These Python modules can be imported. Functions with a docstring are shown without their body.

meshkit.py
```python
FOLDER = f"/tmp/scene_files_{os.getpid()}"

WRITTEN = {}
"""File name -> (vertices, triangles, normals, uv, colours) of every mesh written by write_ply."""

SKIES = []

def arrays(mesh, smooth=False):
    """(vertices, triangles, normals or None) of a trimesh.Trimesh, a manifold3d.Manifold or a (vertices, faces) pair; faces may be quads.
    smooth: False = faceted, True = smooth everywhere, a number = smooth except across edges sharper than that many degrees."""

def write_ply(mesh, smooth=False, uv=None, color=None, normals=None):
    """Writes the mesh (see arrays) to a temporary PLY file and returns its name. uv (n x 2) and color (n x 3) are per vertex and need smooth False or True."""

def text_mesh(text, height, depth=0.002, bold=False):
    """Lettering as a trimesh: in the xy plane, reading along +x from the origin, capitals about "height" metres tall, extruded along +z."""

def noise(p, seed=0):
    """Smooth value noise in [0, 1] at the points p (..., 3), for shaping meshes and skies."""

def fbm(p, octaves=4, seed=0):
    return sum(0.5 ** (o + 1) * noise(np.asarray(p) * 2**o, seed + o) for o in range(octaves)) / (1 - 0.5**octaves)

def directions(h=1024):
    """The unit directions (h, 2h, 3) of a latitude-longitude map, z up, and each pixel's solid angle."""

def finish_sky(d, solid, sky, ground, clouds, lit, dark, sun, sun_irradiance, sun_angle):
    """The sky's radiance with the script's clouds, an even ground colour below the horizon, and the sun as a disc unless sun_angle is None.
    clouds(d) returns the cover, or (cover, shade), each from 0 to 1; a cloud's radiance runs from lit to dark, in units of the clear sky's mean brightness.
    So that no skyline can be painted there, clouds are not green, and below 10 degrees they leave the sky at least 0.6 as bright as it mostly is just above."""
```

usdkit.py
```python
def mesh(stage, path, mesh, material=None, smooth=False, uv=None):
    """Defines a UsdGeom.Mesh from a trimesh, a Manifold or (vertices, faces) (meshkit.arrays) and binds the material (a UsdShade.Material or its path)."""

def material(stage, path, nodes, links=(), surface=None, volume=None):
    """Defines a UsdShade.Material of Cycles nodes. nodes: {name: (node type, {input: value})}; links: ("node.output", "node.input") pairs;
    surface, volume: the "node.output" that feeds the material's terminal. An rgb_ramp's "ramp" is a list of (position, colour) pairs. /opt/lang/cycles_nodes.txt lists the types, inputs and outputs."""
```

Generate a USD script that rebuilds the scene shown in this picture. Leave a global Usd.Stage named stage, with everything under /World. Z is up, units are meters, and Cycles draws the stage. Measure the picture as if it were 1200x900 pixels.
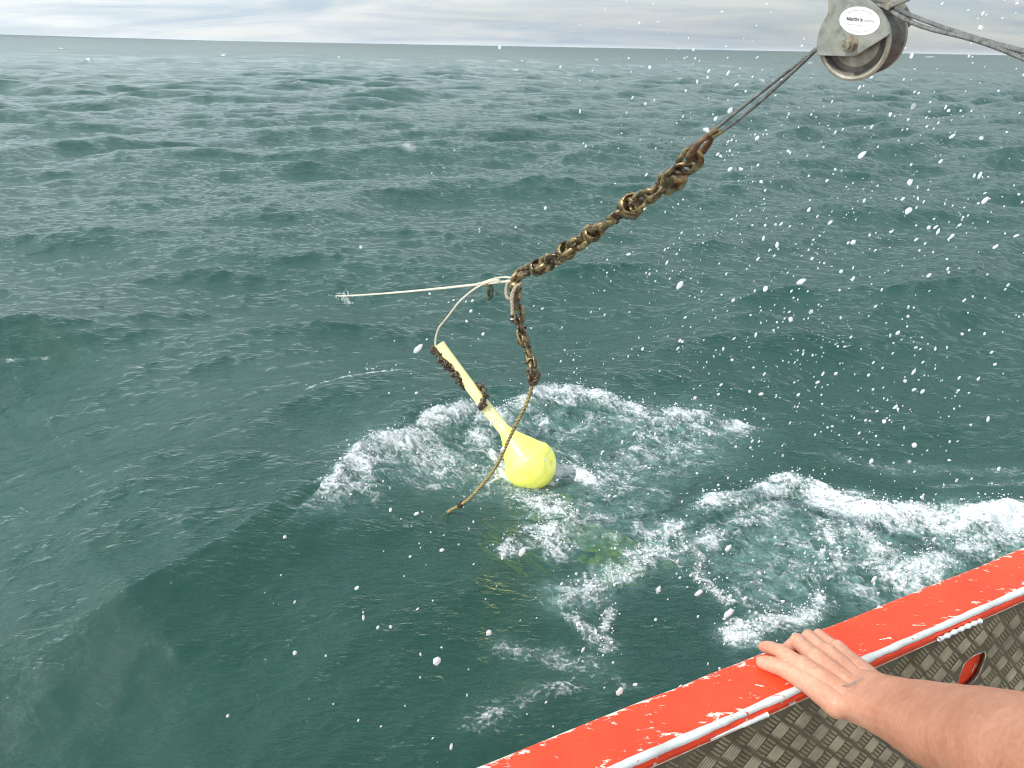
import math, random
import numpy as np
import trimesh, manifold3d as m3
import shapely, shapely.geometry as sg
import meshkit, usdkit
from pxr import Usd, UsdGeom, UsdLux, UsdShade, Sdf, Gf, Vt

stage = Usd.Stage.CreateInMemory()
UsdGeom.SetStageUpAxis(stage, 'Z')
UsdGeom.SetStageMetersPerUnit(stage, 1.0)
UsdGeom.Xform.Define(stage, '/World')
UsdGeom.Scope.Define(stage, '/World/Looks')
rng = np.random.default_rng(11)

# ---------------------------------------------------------------- camera, sky, sun, exposure
EYE_H, FOC = 2.40, 933.0                      # eye height above the sea; focal length in pixels of a 1200 px wide picture
PITCH, ROLL = math.radians(23.0), math.radians(1.05)
EXPOSURE = 0.22
SUN_AZ, SUN_EL = math.radians(-118), math.radians(46)       # azimuth from +y (the view) towards +x
SUN_I, SKY_S = 0.9, 0.1
Fw = np.array([0, math.cos(PITCH), -math.sin(PITCH)])
_r = np.array([1.0, 0, 0]); _u = np.array([0, math.sin(PITCH), math.cos(PITCH)])
Rt = math.cos(ROLL) * _r + math.sin(ROLL) * _u
Up = -math.sin(ROLL) * _r + math.cos(ROLL) * _u
EYE = np.array([0, 0, EYE_H])
cam = UsdGeom.Camera.Define(stage, '/World/Camera')
cam.CreateHorizontalApertureAttr(36.0); cam.CreateVerticalApertureAttr(27.0)
cam.CreateFocalLengthAttr(36.0 * FOC / 1200)
cam.CreateClippingRangeAttr(Gf.Vec2f(0.05, 100000))
cam.CreateExposureAttr(EXPOSURE)
M4 = np.eye(4); M4[0, :3], M4[1, :3], M4[2, :3], M4[3, :3] = Rt, Up, -Fw, EYE
UsdGeom.Xformable(cam).AddTransformOp().Set(Gf.Matrix4d(*M4.ravel().tolist()))

sd = np.array([math.sin(SUN_AZ) * math.cos(SUN_EL), math.cos(SUN_AZ) * math.cos(SUN_EL), math.sin(SUN_EL)])
sky_mat = usdkit.material(stage, '/World/Looks/sky', {
    'tc': ('texture_coordinate', {}),
    'sep': ('separate_xyz', {}),
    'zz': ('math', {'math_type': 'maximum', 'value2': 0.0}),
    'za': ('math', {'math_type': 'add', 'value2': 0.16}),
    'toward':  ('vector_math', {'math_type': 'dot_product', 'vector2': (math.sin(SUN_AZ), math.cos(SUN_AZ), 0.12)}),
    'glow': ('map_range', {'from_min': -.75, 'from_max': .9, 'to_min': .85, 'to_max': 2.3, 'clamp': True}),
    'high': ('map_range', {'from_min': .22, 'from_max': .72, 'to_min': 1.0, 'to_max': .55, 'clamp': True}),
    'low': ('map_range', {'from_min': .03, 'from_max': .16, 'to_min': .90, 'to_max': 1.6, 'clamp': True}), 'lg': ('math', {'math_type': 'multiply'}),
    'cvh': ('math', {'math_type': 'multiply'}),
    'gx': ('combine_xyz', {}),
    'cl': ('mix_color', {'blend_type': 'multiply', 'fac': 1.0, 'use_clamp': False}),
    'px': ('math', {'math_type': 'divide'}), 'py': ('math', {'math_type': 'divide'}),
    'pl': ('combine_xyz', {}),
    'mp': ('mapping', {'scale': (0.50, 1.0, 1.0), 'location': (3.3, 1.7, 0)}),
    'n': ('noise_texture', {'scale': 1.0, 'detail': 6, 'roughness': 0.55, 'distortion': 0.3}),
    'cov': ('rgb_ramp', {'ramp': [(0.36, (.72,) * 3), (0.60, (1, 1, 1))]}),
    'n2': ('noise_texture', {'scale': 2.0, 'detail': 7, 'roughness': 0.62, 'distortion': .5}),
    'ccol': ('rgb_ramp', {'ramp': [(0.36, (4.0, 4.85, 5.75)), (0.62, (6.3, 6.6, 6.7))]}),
    'sky': ('sky_texture', {'sky_type': 'single_scattering', 'sun_disc': False, 'sun_elevation': SUN_EL, 'sun_rotation': SUN_AZ, 'aerosol_density': .35, 'altitude': 0.0}),
    'mix': ('mix_color', {'blend_type': 'mix'}),
    'bg': ('background_shader', {'strength': SKY_S}),
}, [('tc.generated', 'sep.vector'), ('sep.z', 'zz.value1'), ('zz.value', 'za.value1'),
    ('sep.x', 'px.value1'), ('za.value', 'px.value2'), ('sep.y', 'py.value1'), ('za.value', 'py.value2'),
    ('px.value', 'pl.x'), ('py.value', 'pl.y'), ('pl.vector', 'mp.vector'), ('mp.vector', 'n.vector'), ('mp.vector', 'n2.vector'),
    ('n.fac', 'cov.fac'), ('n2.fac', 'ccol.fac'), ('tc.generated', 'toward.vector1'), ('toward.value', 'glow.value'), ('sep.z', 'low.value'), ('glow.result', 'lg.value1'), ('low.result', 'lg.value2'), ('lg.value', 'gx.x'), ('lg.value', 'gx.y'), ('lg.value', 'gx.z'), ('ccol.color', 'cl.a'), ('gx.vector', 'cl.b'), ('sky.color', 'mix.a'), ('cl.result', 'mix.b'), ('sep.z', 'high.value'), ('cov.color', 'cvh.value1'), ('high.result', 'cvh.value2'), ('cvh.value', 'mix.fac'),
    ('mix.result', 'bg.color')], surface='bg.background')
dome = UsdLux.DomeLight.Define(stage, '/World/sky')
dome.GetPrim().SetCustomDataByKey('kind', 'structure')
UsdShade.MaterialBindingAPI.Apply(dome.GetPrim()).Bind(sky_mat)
sun = UsdLux.DistantLight.Define(stage, '/World/sun')
sun.CreateIntensityAttr(SUN_I); sun.CreateNormalizeAttr(True); sun.CreateAngleAttr(1.2); sun.CreateColorAttr(Gf.Vec3f(1, 0.95, 0.87))
_z = sd; _x = np.cross([0, 0, 1], _z); _x /= np.linalg.norm(_x); _y = np.cross(_z, _x)
M4 = np.eye(4); M4[0, :3], M4[1, :3], M4[2, :3] = _x, _y, _z
UsdGeom.Xformable(sun).AddTransformOp().Set(Gf.Matrix4d(*M4.ravel().tolist()))

# ---------------------------------------------------------------- helpers
def ray(u, v):
    d = Fw + Rt * (u - 600) / FOC - Up * (v - 450) / FOC
    return d / np.linalg.norm(d)
def G(u, v, z=0.0):                            # the point of the level z seen at (u, v) of the photograph
    d = ray(u, v); return EYE + d * ((z - EYE_H) / d[2])
def W(u, v, t):                                # the point t metres away
    return EYE + ray(u, v) * t

_used = {}
def numbered(parent, name):
    k = _used.get((parent, name), 0); _used[(parent, name)] = k + 1
    return f'{parent}/{name}' + (f'_{k:03d}' if k else '')
def tag(prim, label=None, cat=None, group=None, kind=None):
    for k, v in (('label', label), ('category', cat), ('group', group), ('kind', kind)):
        if v: prim.SetCustomDataByKey(k, v)
def thing(name, label, cat, group=None, loc=(0, 0, 0)):
    x = UsdGeom.Xform.Define(stage, numbered('/World', name))
    x.AddTranslateOp().Set(Gf.Vec3d(*map(float, loc)))
    tag(x.GetPrim(), label, cat, group); x.loc = np.array(loc, float)
    return x
def obj(name, mesh, mat, parent=None, smooth=35, label=None, kind=None, uv=None):
    """One Mesh prim; its points are given in world coordinates."""
    pp = str(parent.GetPath()) if parent is not None else '/World'
    v, f, n = meshkit.arrays(mesh, smooth)
    off = _offset(parent)
    m = usdkit.mesh(stage, numbered(pp, name), trimesh.Trimesh(v - off, f, process=False), mat, smooth=False)
    if n is not None:
        m.CreateNormalsAttr(Vt.Vec3fArray.FromNumpy(n.astype(np.float32))); m.SetNormalsInterpolation('vertex')
    tag(m.GetPrim(), label=label, kind=kind)
    return m
def _offset(parent):
    if parent is None: return np.zeros(3)
    p = parent.GetPrim()
    while p and str(p.GetPath()) != '/World':
        if p.IsA(UsdGeom.Xform):
            t = UsdGeom.Xformable(p).GetOrderedXformOps()
            return np.array(t[0].Get()) if t else np.zeros(3)
        p = p.GetParent()
    return np.zeros(3)
def attr(mesh, name, values):
    UsdGeom.PrimvarsAPI(mesh).CreatePrimvar(name, Sdf.ValueTypeNames.FloatArray, 'vertex').Set(Vt.FloatArray.FromNumpy(np.asarray(values, np.float32)))
def cat(ms): return trimesh.util.concatenate(ms)
def spline(pts, n):
    from scipy.interpolate import CubicSpline
    pts = np.asarray(pts, float); s = np.r_[0, np.cumsum(np.linalg.norm(np.diff(pts, axis=0), axis=1))]
    return CubicSpline(s, pts)(np.linspace(0, s[-1], n))
def frames(path):
    t = np.gradient(path, axis=0); t /= np.linalg.norm(t, axis=1)[:, None]
    a = np.array([0, 0, 1.0]) if abs(t[0][2]) < .9 else np.array([1.0, 0, 0])
    n = np.cross(t[0], a); n /= np.linalg.norm(n); N = []
    for k in range(len(t)):
        n = n - t[k] * (n @ t[k]); n /= np.linalg.norm(n); N.append(n)
    N = np.array(N); return t, N, np.cross(t, N)
def tube(path, r, seg=10, closed=False, caps=True):
    path = np.asarray(path, float); n = len(path)
    r = np.broadcast_to(np.asarray(r, float).reshape(-1, 1) if np.ndim(r) else np.full((n, 1), r), (n, 1))
    if closed:
        t = np.roll(path, -1, 0) - np.roll(path, 1, 0); t /= np.linalg.norm(t, axis=1)[:, None]
        pn = np.linalg.svd(path - path.mean(0))[2][2]
        N = np.cross(t, pn); N /= np.linalg.norm(N, axis=1)[:, None]; B = np.cross(t, N)
    else:
        t, N, B = frames(path)
    a = np.linspace(0, 2 * np.pi, seg, endpoint=False)
    v = (path[:, None] + r[:, :, None] * (np.cos(a)[None, :, None] * N[:, None] + np.sin(a)[None, :, None] * B[:, None])).reshape(-1, 3)
    f = []
    m = n if closed else n - 1
    i = np.arange(m)[:, None] * seg; j = np.arange(seg)[None]
    i2 = ((np.arange(m) + 1) % n)[:, None] * seg; j2 = (j + 1) % seg
    f = np.stack([i + j, i2 + j, i2 + j2, i + j2], -1).reshape(-1, 4)
    f = np.vstack([f[:, [0, 2, 1]], f[:, [0, 3, 2]]])
    if not closed and caps:
        v = np.vstack([v, path[0] , path[-1]])
        k = np.arange(seg); k2 = (k + 1) % seg
        f = np.vstack([f, np.stack([np.full(seg, len(v) - 2), k, k2], 1), np.stack([np.full(seg, len(v) - 1), (n - 1) * seg + k2, (n - 1) * seg + k], 1)])
    m_ = trimesh.Trimesh(v, f, process=False)
    return m_
def lumpy(m, amp, scale, seed=0):
    m = m.copy(); n = m.vertex_normals
    m.vertices = m.vertices + n * ((meshkit.fbm(np.asarray(m.vertices) * scale, 3, seed) - .5) * 2 * amp)[:, None]
    return m
def lay_rope(path, r, pitch, strands=3, seg=7):
    """Twisted strands about a path: returns one mesh."""
    t, N, B = frames(path); s = np.r_[0, np.cumsum(np.linalg.norm(np.diff(path, axis=0), axis=1))]
    out = []
    for k in range(strands):
        a = 2 * np.pi * (s / pitch + k / strands)
        out.append(tube(path + r * .5 * (np.cos(a)[:, None] * N + np.sin(a)[:, None] * B), r * .56, seg))
    return cat(out)
def resample(path, step):
    path = np.asarray(path, float); s = np.r_[0, np.cumsum(np.linalg.norm(np.diff(path, axis=0), axis=1))]
    n = max(4, int(s[-1] / step)); x = np.linspace(0, s[-1], n)
    return np.stack([np.interp(x, s, path[:, k]) for k in range(3)], 1)
def prism(poly, depth):
    return trimesh.creation.extrude_polygon(poly, depth, engine='earcut')
def bevel_prism(poly, depth, b):
    """Extruded outline with small chamfers on both faces."""
    mid = m3.Manifold.extrude(_cs(poly), depth - 2 * b).translate((0, 0, b))
    inner = m3.Manifold.extrude(_cs(poly.buffer(-b, join_style='mitre')), depth)
    m = m3.Manifold.batch_hull([mid, inner]) if False else mid + inner
    a = m.to_mesh(); return trimesh.Trimesh(a.vert_properties[:, :3], a.tri_verts, process=False)
def _cs(poly):
    ps = [np.array(poly.exterior.coords)[:-1]] + [np.array(i.coords)[:-1] for i in poly.interiors]
    return m3.CrossSection(ps, m3.FillRule.EvenOdd)
def place(m, X, Y, Z, O):
    m = m.copy(); m.vertices = np.asarray(m.vertices) @ np.stack([X, Y, Z]) + O; return m
def sphere(c, r, sub=1):
    s = trimesh.creation.icosphere(sub, r); s.apply_translation(c); return s
def unit(v): v = np.asarray(v, float); return v / np.linalg.norm(v)

# ---------------------------------------------------------------- materials
def plain(name, col, rough=.5, metal=0.0, var=.15, scale=20, bump=.0, bscale=80, **kw):
    c = np.array(col, float)
    nodes = {'tc': ('texture_coordinate', {}),
             'n': ('noise_texture', {'scale': scale, 'detail': 5, 'roughness': .6}),
             'r': ('rgb_ramp', {'ramp': [(.3, tuple(c * (1 - var))), (.7, tuple(np.minimum(c * (1 + var), .95)))]}),
             'p': ('principled_bsdf', {'roughness': rough, 'metallic': metal, **kw})}
    links = [('tc.object', 'n.vector'), ('n.fac', 'r.fac'), ('r.color', 'p.base_color')]
    if bump:
        nodes['nb'] = ('noise_texture', {'scale': bscale, 'detail': 5, 'roughness': .6})
        nodes['b'] = ('bump', {'strength': 1.0, 'distance': bump})
        links += [('tc.object', 'nb.vector'), ('nb.fac', 'b.height'), ('b.normal', 'p.normal')]
    return usdkit.material(stage, '/World/Looks/' + name, nodes, links, surface='p.BSDF')
def two_tone(name, stops, rough=(.5, .7), metal=0.0, scale=30, detail=6, bump=.0005, bscale=150, distortion=.0, **kw):
    nodes = {'tc': ('texture_coordinate', {}),
             'n': ('noise_texture', {'scale': scale, 'detail': detail, 'roughness': .62, 'distortion': distortion}),
             'r': ('rgb_ramp', {'ramp': stops}),
             'rr': ('map_range', {'from_min': .3, 'from_max': .7, 'to_min': rough[0], 'to_max': rough[1], 'clamp': True}),
             'nb': ('noise_texture', {'scale': bscale, 'detail': 4, 'roughness': .6}),
             'b': ('bump', {'strength': 1.0, 'distance': bump}),
             'p': ('principled_bsdf', {'metallic': metal, **kw})}
    return usdkit.material(stage, '/World/Looks/' + name, nodes, [('tc.object', 'n.vector'), ('tc.object', 'nb.vector'), ('n.fac', 'r.fac'), ('n.fac', 'rr.value'),
        ('rr.result', 'p.roughness'), ('r.color', 'p.base_color'), ('nb.fac', 'b.height'), ('b.normal', 'p.normal')], surface='p.BSDF')

M = {}
M['chain'] = two_tone('fouled_chain', [(.30, (.016, .012, .007)), (.45, (.075, .056, .028)), (.58, (.26, .195, .088)), (.75, (.44, .345, .165))], rough=(.18, .40), metal=.45, scale=24, bump=.0012, bscale=110)
M['chain_rust'] = two_tone('rusty_iron', [(.3, (.030, .018, .010)), (.5, (.10, .055, .026)), (.75, (.20, .12, .065))], rough=(.4, .7), metal=.2, scale=40, bump=.001, bscale=150)
M['mussel'] = two_tone('weed_growth', [(.3, (.012, .010, .008)), (.5, (.05, .035, .02)), (.72, (.16, .12, .07))], rough=(.2, .6), scale=70, bump=.001, bscale=200)
M['wire'] = two_tone('steel_wire', [(.3, (.10, .10, .09)), (.7, (.28, .28, .26))], rough=(.35, .55), metal=.6, scale=60, bump=.0003, bscale=400)
M['galv'] = two_tone('galvanised_plate', [(.28, (.19, .20, .165)), (.5, (.30, .31, .27)), (.75, (.38, .39, .35))], rough=(.38, .55), metal=.35, scale=34, bump=.0004, bscale=220, distortion=.4)
M['sheave'] = two_tone('worn_sheave', [(.3, (.16, .145, .11)), (.55, (.33, .305, .24)), (.75, (.47, .44, .36))], rough=(.3, .5), metal=.45, scale=22, bump=.0004, bscale=150)
M['groove'] = two_tone('rusty_groove', [(.3, (.055, .05, .042)), (.7, (.17, .155, .125))], rough=(.4, .6), metal=.3, scale=26)
M['bolt'] = two_tone('zinc_bolt', [(.3, (.22, .19, .13)), (.7, (.45, .41, .32))], rough=(.3, .45), metal=.6, scale=90, bump=.0002)
M['purple'] = plain('purple_cord', (.06, .02, .09), .6)
M['sticker'] = plain('sticker_white', (.74, .74, .72), .5, var=.03)
M['ink'] = plain('sticker_ink', (.04, .04, .045), .9, specular_ior_level=.2)
M['ink_faint'] = plain('sticker_faint_ink', (.40, .40, .39), .9, specular_ior_level=.2)
M['yellow'] = two_tone('yellow_float', [(.3, (.85, .87, .13)), (.6, (.90, .92, .20)), (.8, (.91, .92, .26))], rough=(.3, .45), scale=9, bump=.0004, bscale=60, subsurface_weight=.15, subsurface_scale=.02, subsurface_radius=(1, .8, .2))
M['pole'] = two_tone('yellow_pole', [(.3, (.84, .79, .30)), (.7, (.92, .88, .45))], rough=(.35, .5), scale=24, bump=.0004, bscale=90)
M['line'] = two_tone('cream_line', [(.3, (.40, .36, .27)), (.7, (.68, .64, .52))], rough=(.6, .8), scale=120, bump=.0006, bscale=500)
M['dirty_line'] = two_tone('dirty_line', [(.3, (.20, .16, .10)), (.7, (.46, .41, .30))], rough=(.6, .8), scale=80, bump=.0006, bscale=500)
M['olive_rope'] = two_tone('olive_rope', [(.3, (.10, .085, .03)), (.5, (.25, .21, .08)), (.75, (.40, .34, .14))], rough=(.5, .7), scale=60, bump=.0006, bscale=500)
M['sub_rope'] = two_tone('sunken_rope', [(.3, (.45, .50, .03)), (.7, (.88, .85, .08))], rough=(.6, .7), scale=12)
M['black'] = plain('black_plastic', (.02, .02, .02), .4)
M['white_plastic'] = plain('white_plastic', (.75, .75, .72), .4)
M['weed'] = plain('green_weed', (.06, .085, .04), .6, var=.4, scale=60)
M['bead'] = None
# ---------------------------------------------------------------- sea
def build_sea():
    NR, NA = 1180, 860
    s = (np.arange(NR) + .6) / NR
    dep = np.radians(62.0) * (.30 * s + .70 * s * s)
    rr = EYE_H / np.tan(dep)
    dense = np.radians(np.linspace(-47, 47, NA))
    coarse = np.radians(np.arange(47 + 7, 360 - 47, 7.0))
    az = np.r_[dense, coarse]
    ncol = len(az)
    X0 = (rr[:, None] * np.sin(az)[None]).astype(np.float64); Y0 = (rr[:, None] * np.cos(az)[None]).astype(np.float64)
    dr = np.abs(np.gradient(rr))
    step = np.maximum(dr, rr * np.radians(.11))
    g = np.random.default_rng(5)
    N = 250
    lam = np.exp(g.uniform(np.log(.09), np.log(12.0), N))
    th = math.radians(112) + g.normal(0, 1, N) * np.radians(np.where(lam > 1.2, 27, 42))       # direction of travel, from +x
    ph = g.uniform(0, 2 * np.pi, N)
    slope = .0200 * np.where(lam > 6, .42, 1.0) * np.where((lam > 1.3) & (lam < 5), 1.28, 1.0) * np.where(lam < .5, 1.12, 1.0)
    amp = slope * lam / (2 * np.pi)
    H = np.zeros_like(X0); DX = np.zeros_like(X0); DY = np.zeros_like(X0)
    full = (slope ** 2).sum(); left = sum(sl * sl * np.clip((l / step - .8) / 1.2, 0, 1) ** 2 for l, sl in zip(lam, slope))
    gain = np.minimum(1.35, np.sqrt(full / np.maximum(left, 1e-9)))
    for l, t, p, a in zip(lam, th, ph, amp):
        w = np.clip((l / step - .8) / 1.2, 0, 1) * gain
        rows = w > 0
        if not rows.any(): continue
        k = 2 * np.pi / l; c, s_ = math.cos(t), math.sin(t)
        arg = (k * (c * X0[rows] + s_ * Y0[rows]) + p).astype(np.float32)
        A = (a * w[rows])[:, None]
        H[rows] += A * np.sin(arg)
        co = A * np.cos(arg) * .9
        DX[rows] += c * co; DY[rows] += s_ * co
    # the uneven energy of gusts: patches of rougher and smoother water
    patch = .65 + .8 * meshkit.fbm(np.stack([X0 * .09, Y0 * .05, 0 * X0], -1), 3, 3)
    patch *= .85 + .15 * np.clip((rr - 4) / 5, 0, 1)[:, None]
    bx_, by_, _ = G(640, 545); patch = patch * (1 - .5 * np.exp(-((X0 - bx_) ** 2 + (Y0 - by_) ** 2) / 1.8 ** 2))
    H *= patch; DX *= patch; DY *= patch
    near = rr < 16
    P2 = np.stack([X0[near], Y0[near]], -1)
    foam = np.zeros(X0.shape); milk = np.zeros(X0.shape)
    extra = np.zeros(P2.shape[:2])
    def dist(poly):
        best = np.full(P2.shape[:2], 1e9); sign = np.zeros(P2.shape[:2]); along = np.zeros(P2.shape[:2])
        L = np.r_[0, np.cumsum(np.linalg.norm(np.diff(poly, axis=0), axis=1))]
        for i in range(len(poly) - 1):
            a, b = poly[i], poly[i + 1]; ab = b - a; l2 = ab @ ab
            q = P2 - a; t = np.clip((q @ ab) / l2, 0, 1)
            d = np.linalg.norm(q - t[..., None] * ab, axis=-1)
            cr = ab[0] * q[..., 1] - ab[1] * q[..., 0]
            m = d < best
            best[m] = d[m]; sign[m] = np.sign(cr[m]); along[m] = (L[i] + t[m] * math.sqrt(l2)) / L[-1]
        return best, sign, along            # sign < 0: the boat's side of a line drawn from left to right
    wob = (meshkit.fbm(np.dstack([P2 * 2.2, np.zeros(P2.shape[:2])]), 3, 21) - .5)
    wob2 = (meshkit.fbm(np.dstack([P2 * 8.0, np.ones(P2.shape[:2])]), 4, 22) - .5)
    def ridge(px, h, wb, wf, ends=(.15, .15)):
        poly = np.array([G(u, v, h * .9)[:2] for u, v in px])
        d, sg_, al = dist(poly)
        d = d + wob * .12
        w = np.where(sg_ < 0, wf, wb)
        fade = np.clip(al / max(ends[0], 1e-3), 0, 1) * np.clip((1 - al) / max(ends[1], 1e-3), 0, 1)
        return h * np.exp(-np.abs(d / w) ** 1.25) * fade * (fade > 0)
    extra += ridge([(-260, 900), (0, 768), (170, 690), (330, 598), (400, 550), (480, 488), (560, 460), (640, 456), (760, 462), (900, 480)], .17, .95, .52, (.2, .3))
    extra += ridge([(-60, 600), (100, 562), (230, 520), (360, 462), (470, 448), (560, 424), (640, 412)], .15, .9, .5, (.2, .3))
    extra += ridge([(-40, 470), (120, 430), (240, 395), (360, 372), (460, 352)], .10, .9, .5, (.3, .3))
    extra += ridge([(820, 566), (880, 556), (930, 545), (985, 560), (1060, 585), (1140, 598), (1300, 590)], .07, .35, .28, (.2, .2))
    extra += ridge([(330, 800), (440, 740), (540, 690), (640, 650)], .06, .5, .3, (.3, .3))
    def stroke(px, w, a, back=None, z=0.0, mk=.6, ends=0):
        poly = np.array([G(u, v, z)[:2] for u, v in px])
        d, sg_, al = dist(poly)
        d = np.maximum(0, d + wob * .10 + wob2 * .06)
        ww = np.where(sg_ < 0, w, w if back is None else back)
        e = a * np.exp(-(d / ww) ** 2)
        SW.append(w)
        return e, mk * np.exp(-(d / (ww * 1.5)) ** 2)
    S = []; SW = []
    # crest that breaks beside the buoy
    S += [stroke([(385, 572), (402, 556), (430, 530), (470, 512), (500, 494), (540, 478), (575, 476)], .26, 1.1, .05, .15, .7)]
    S += [stroke([(470, 540), (530, 545), (580, 540)], .30, .75, None, .08, .8)]
    S += [stroke([(600, 474), (640, 462), (700, 460), (760, 474), (820, 470), (868, 474)], .20, 1.1, .07, .12, .6)]
    S += [stroke([(610, 500), (680, 500), (760, 500), (830, 492)], .32, .66, None, .05, .8)]
    S += [stroke([(640, 540), (700, 560), (740, 540), (800, 520)], .34, .62, None, .03, .8)]
    S += [stroke([(560, 520), (600, 560), (640, 590), (655, 630)], .16, .95, None, .03, .8)]
    S += [stroke([(578, 548), (592, 562), (612, 571), (640, 570), (662, 560), (690, 572)], .10, 1.4, None, -.06, .6)]
    S += [stroke([(660, 600), (720, 600), (760, 580)], .22, .40, None, 0, .8)]
    S += [stroke([(592, 656), (625, 640), (655, 612)], .06, .85, None, 0, .4)]
    S += [stroke([(650, 692), (690, 690), (740, 660), (785, 622)], .11, .85, .07, 0, .9)]
    S += [stroke([(665, 705), (720, 672)], .14, .7, None, 0, .9)]
    S += [stroke([(672, 728), (690, 745), (712, 760)], .055, .85, None, 0, .4)]
    S += [stroke([(720, 708), (705, 740)], .03, .7, None, 0, .3)]
    S += [stroke([(590, 765), (640, 772), (690, 780)], .09, .58, None, 0, .4)]
    S += [stroke([(720, 800), (730, 815), (752, 818)], .03, 1.0, None, 0, .4)]
    S += [stroke([(760, 640), (800, 655), (840, 650)], .2, .5, None, 0, .6)]
    S += [stroke([(560, 860), (620, 820), (690, 800)], .10, .50, None, 0, .2)]
    S += [stroke([(690, 610), (760, 632), (830, 640)], .24, .50, None, 0, .8)]
    S += [stroke([(430, 575), (500, 572), (560, 575)], .12, .62, None, .03, .6)]
    # wake along the boat
    S += [stroke([(832, 572), (880, 560), (930, 548), (975, 566), (1000, 580)], .17, 1.05, .05, .08, .9)]
    S += [stroke([(985, 572), (1010, 585), (1060, 590), (1120, 602), (1210, 600)], .24, 1.5, .06, .08, 1.0)]
    S += [stroke([(1000, 590), (1012, 630), (1040, 660), (1062, 678)], .15, 1.0, None, .03, 1.0)]
    S += [stroke([(1060, 672), (1110, 650), (1160, 630), (1220, 618)], .12, 1.05, None, .03, 1.0)]
    S += [stroke([(1120, 620), (1220, 640)], .22, .8, None, .02, 1.0)]
    S += [stroke([(960, 610), (975, 640), (982, 665)], .055, .9, None, 0, .9)]
    S += [stroke([(810, 642), (825, 655), (822, 675), (850, 700)], .04, 1.0, None, 0, .5)]
    S += [stroke([(830, 636), (870, 610), (920, 590)], .10, .68, None, 0, .8)]
    S += [stroke([(868, 742), (890, 730), (930, 728), (960, 700)], .085, 1.1, None, 0, .9)]
    S += [stroke([(900, 690), (940, 640), (920, 620)], .26, .50, None, 0, 1.0)]
    S += [stroke([(990, 520), (1040, 530), (1100, 528), (1180, 545)], .10, .56, None, .03, .4)]
    S += [stroke([(1090, 560), (1180, 566), (1230, 575)], .10, .6, None, .03, .5)]
    S += [stroke([(1030, 622), (1110, 634), (1210, 640)], .22, .74, None, .02, 1.0)]
    S += [stroke([(860, 660), (900, 640), (960, 650), (1010, 690)], .2, .52, None, 0, 1.0)]
    # small crests on the left
    S += [stroke([(358, 464), (392, 456), (430, 452), (468, 448)], .05, .92, .02, .11, .2)]
    S += [stroke([(552, 424), (578, 420), (604, 420)], .05, .85, .02, .11, .2)]
    S += [stroke([(338, 588), (365, 576), (388, 566)], .03, .80, .02, .16, .1)]
    S += [stroke([(10, 430), (60, 424)], .04, .66, None, 0, .1)]
    S += [stroke([(455, 622), (490, 640)], .022, .62, None, 0, .1)]
    S += [stroke([(470, 430), (500, 440)], .02, .66, None, .08, .1)]
    e = np.zeros(P2.shape[:2]); mk = np.zeros(P2.shape[:2])
    for a, b in S: e = np.maximum(e, a); mk = np.maximum(mk, b * np.clip(a * 1.6, 0, 1) ** .5)
    big = np.zeros_like(e)
    for (a, b), w in zip(S, SW): big = np.maximum(big, a * min(1.0, w / .15))
    act = e > .12
    q = P2[act]; q3 = np.c_[q, np.zeros(len(q))]
    warp = np.stack([meshkit.fbm(q3 * 5 + 7, 3, 31), meshkit.fbm(q3 * 5 + 19, 3, 32)], 1) - .5
    def rid(sc, wp, sd_):
        n = meshkit.fbm(np.c_[q * sc + warp * wp, np.zeros(len(q))], 4, sd_)
        return np.clip(1 - np.abs(n - .5) / .17, 0, 1)
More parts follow.
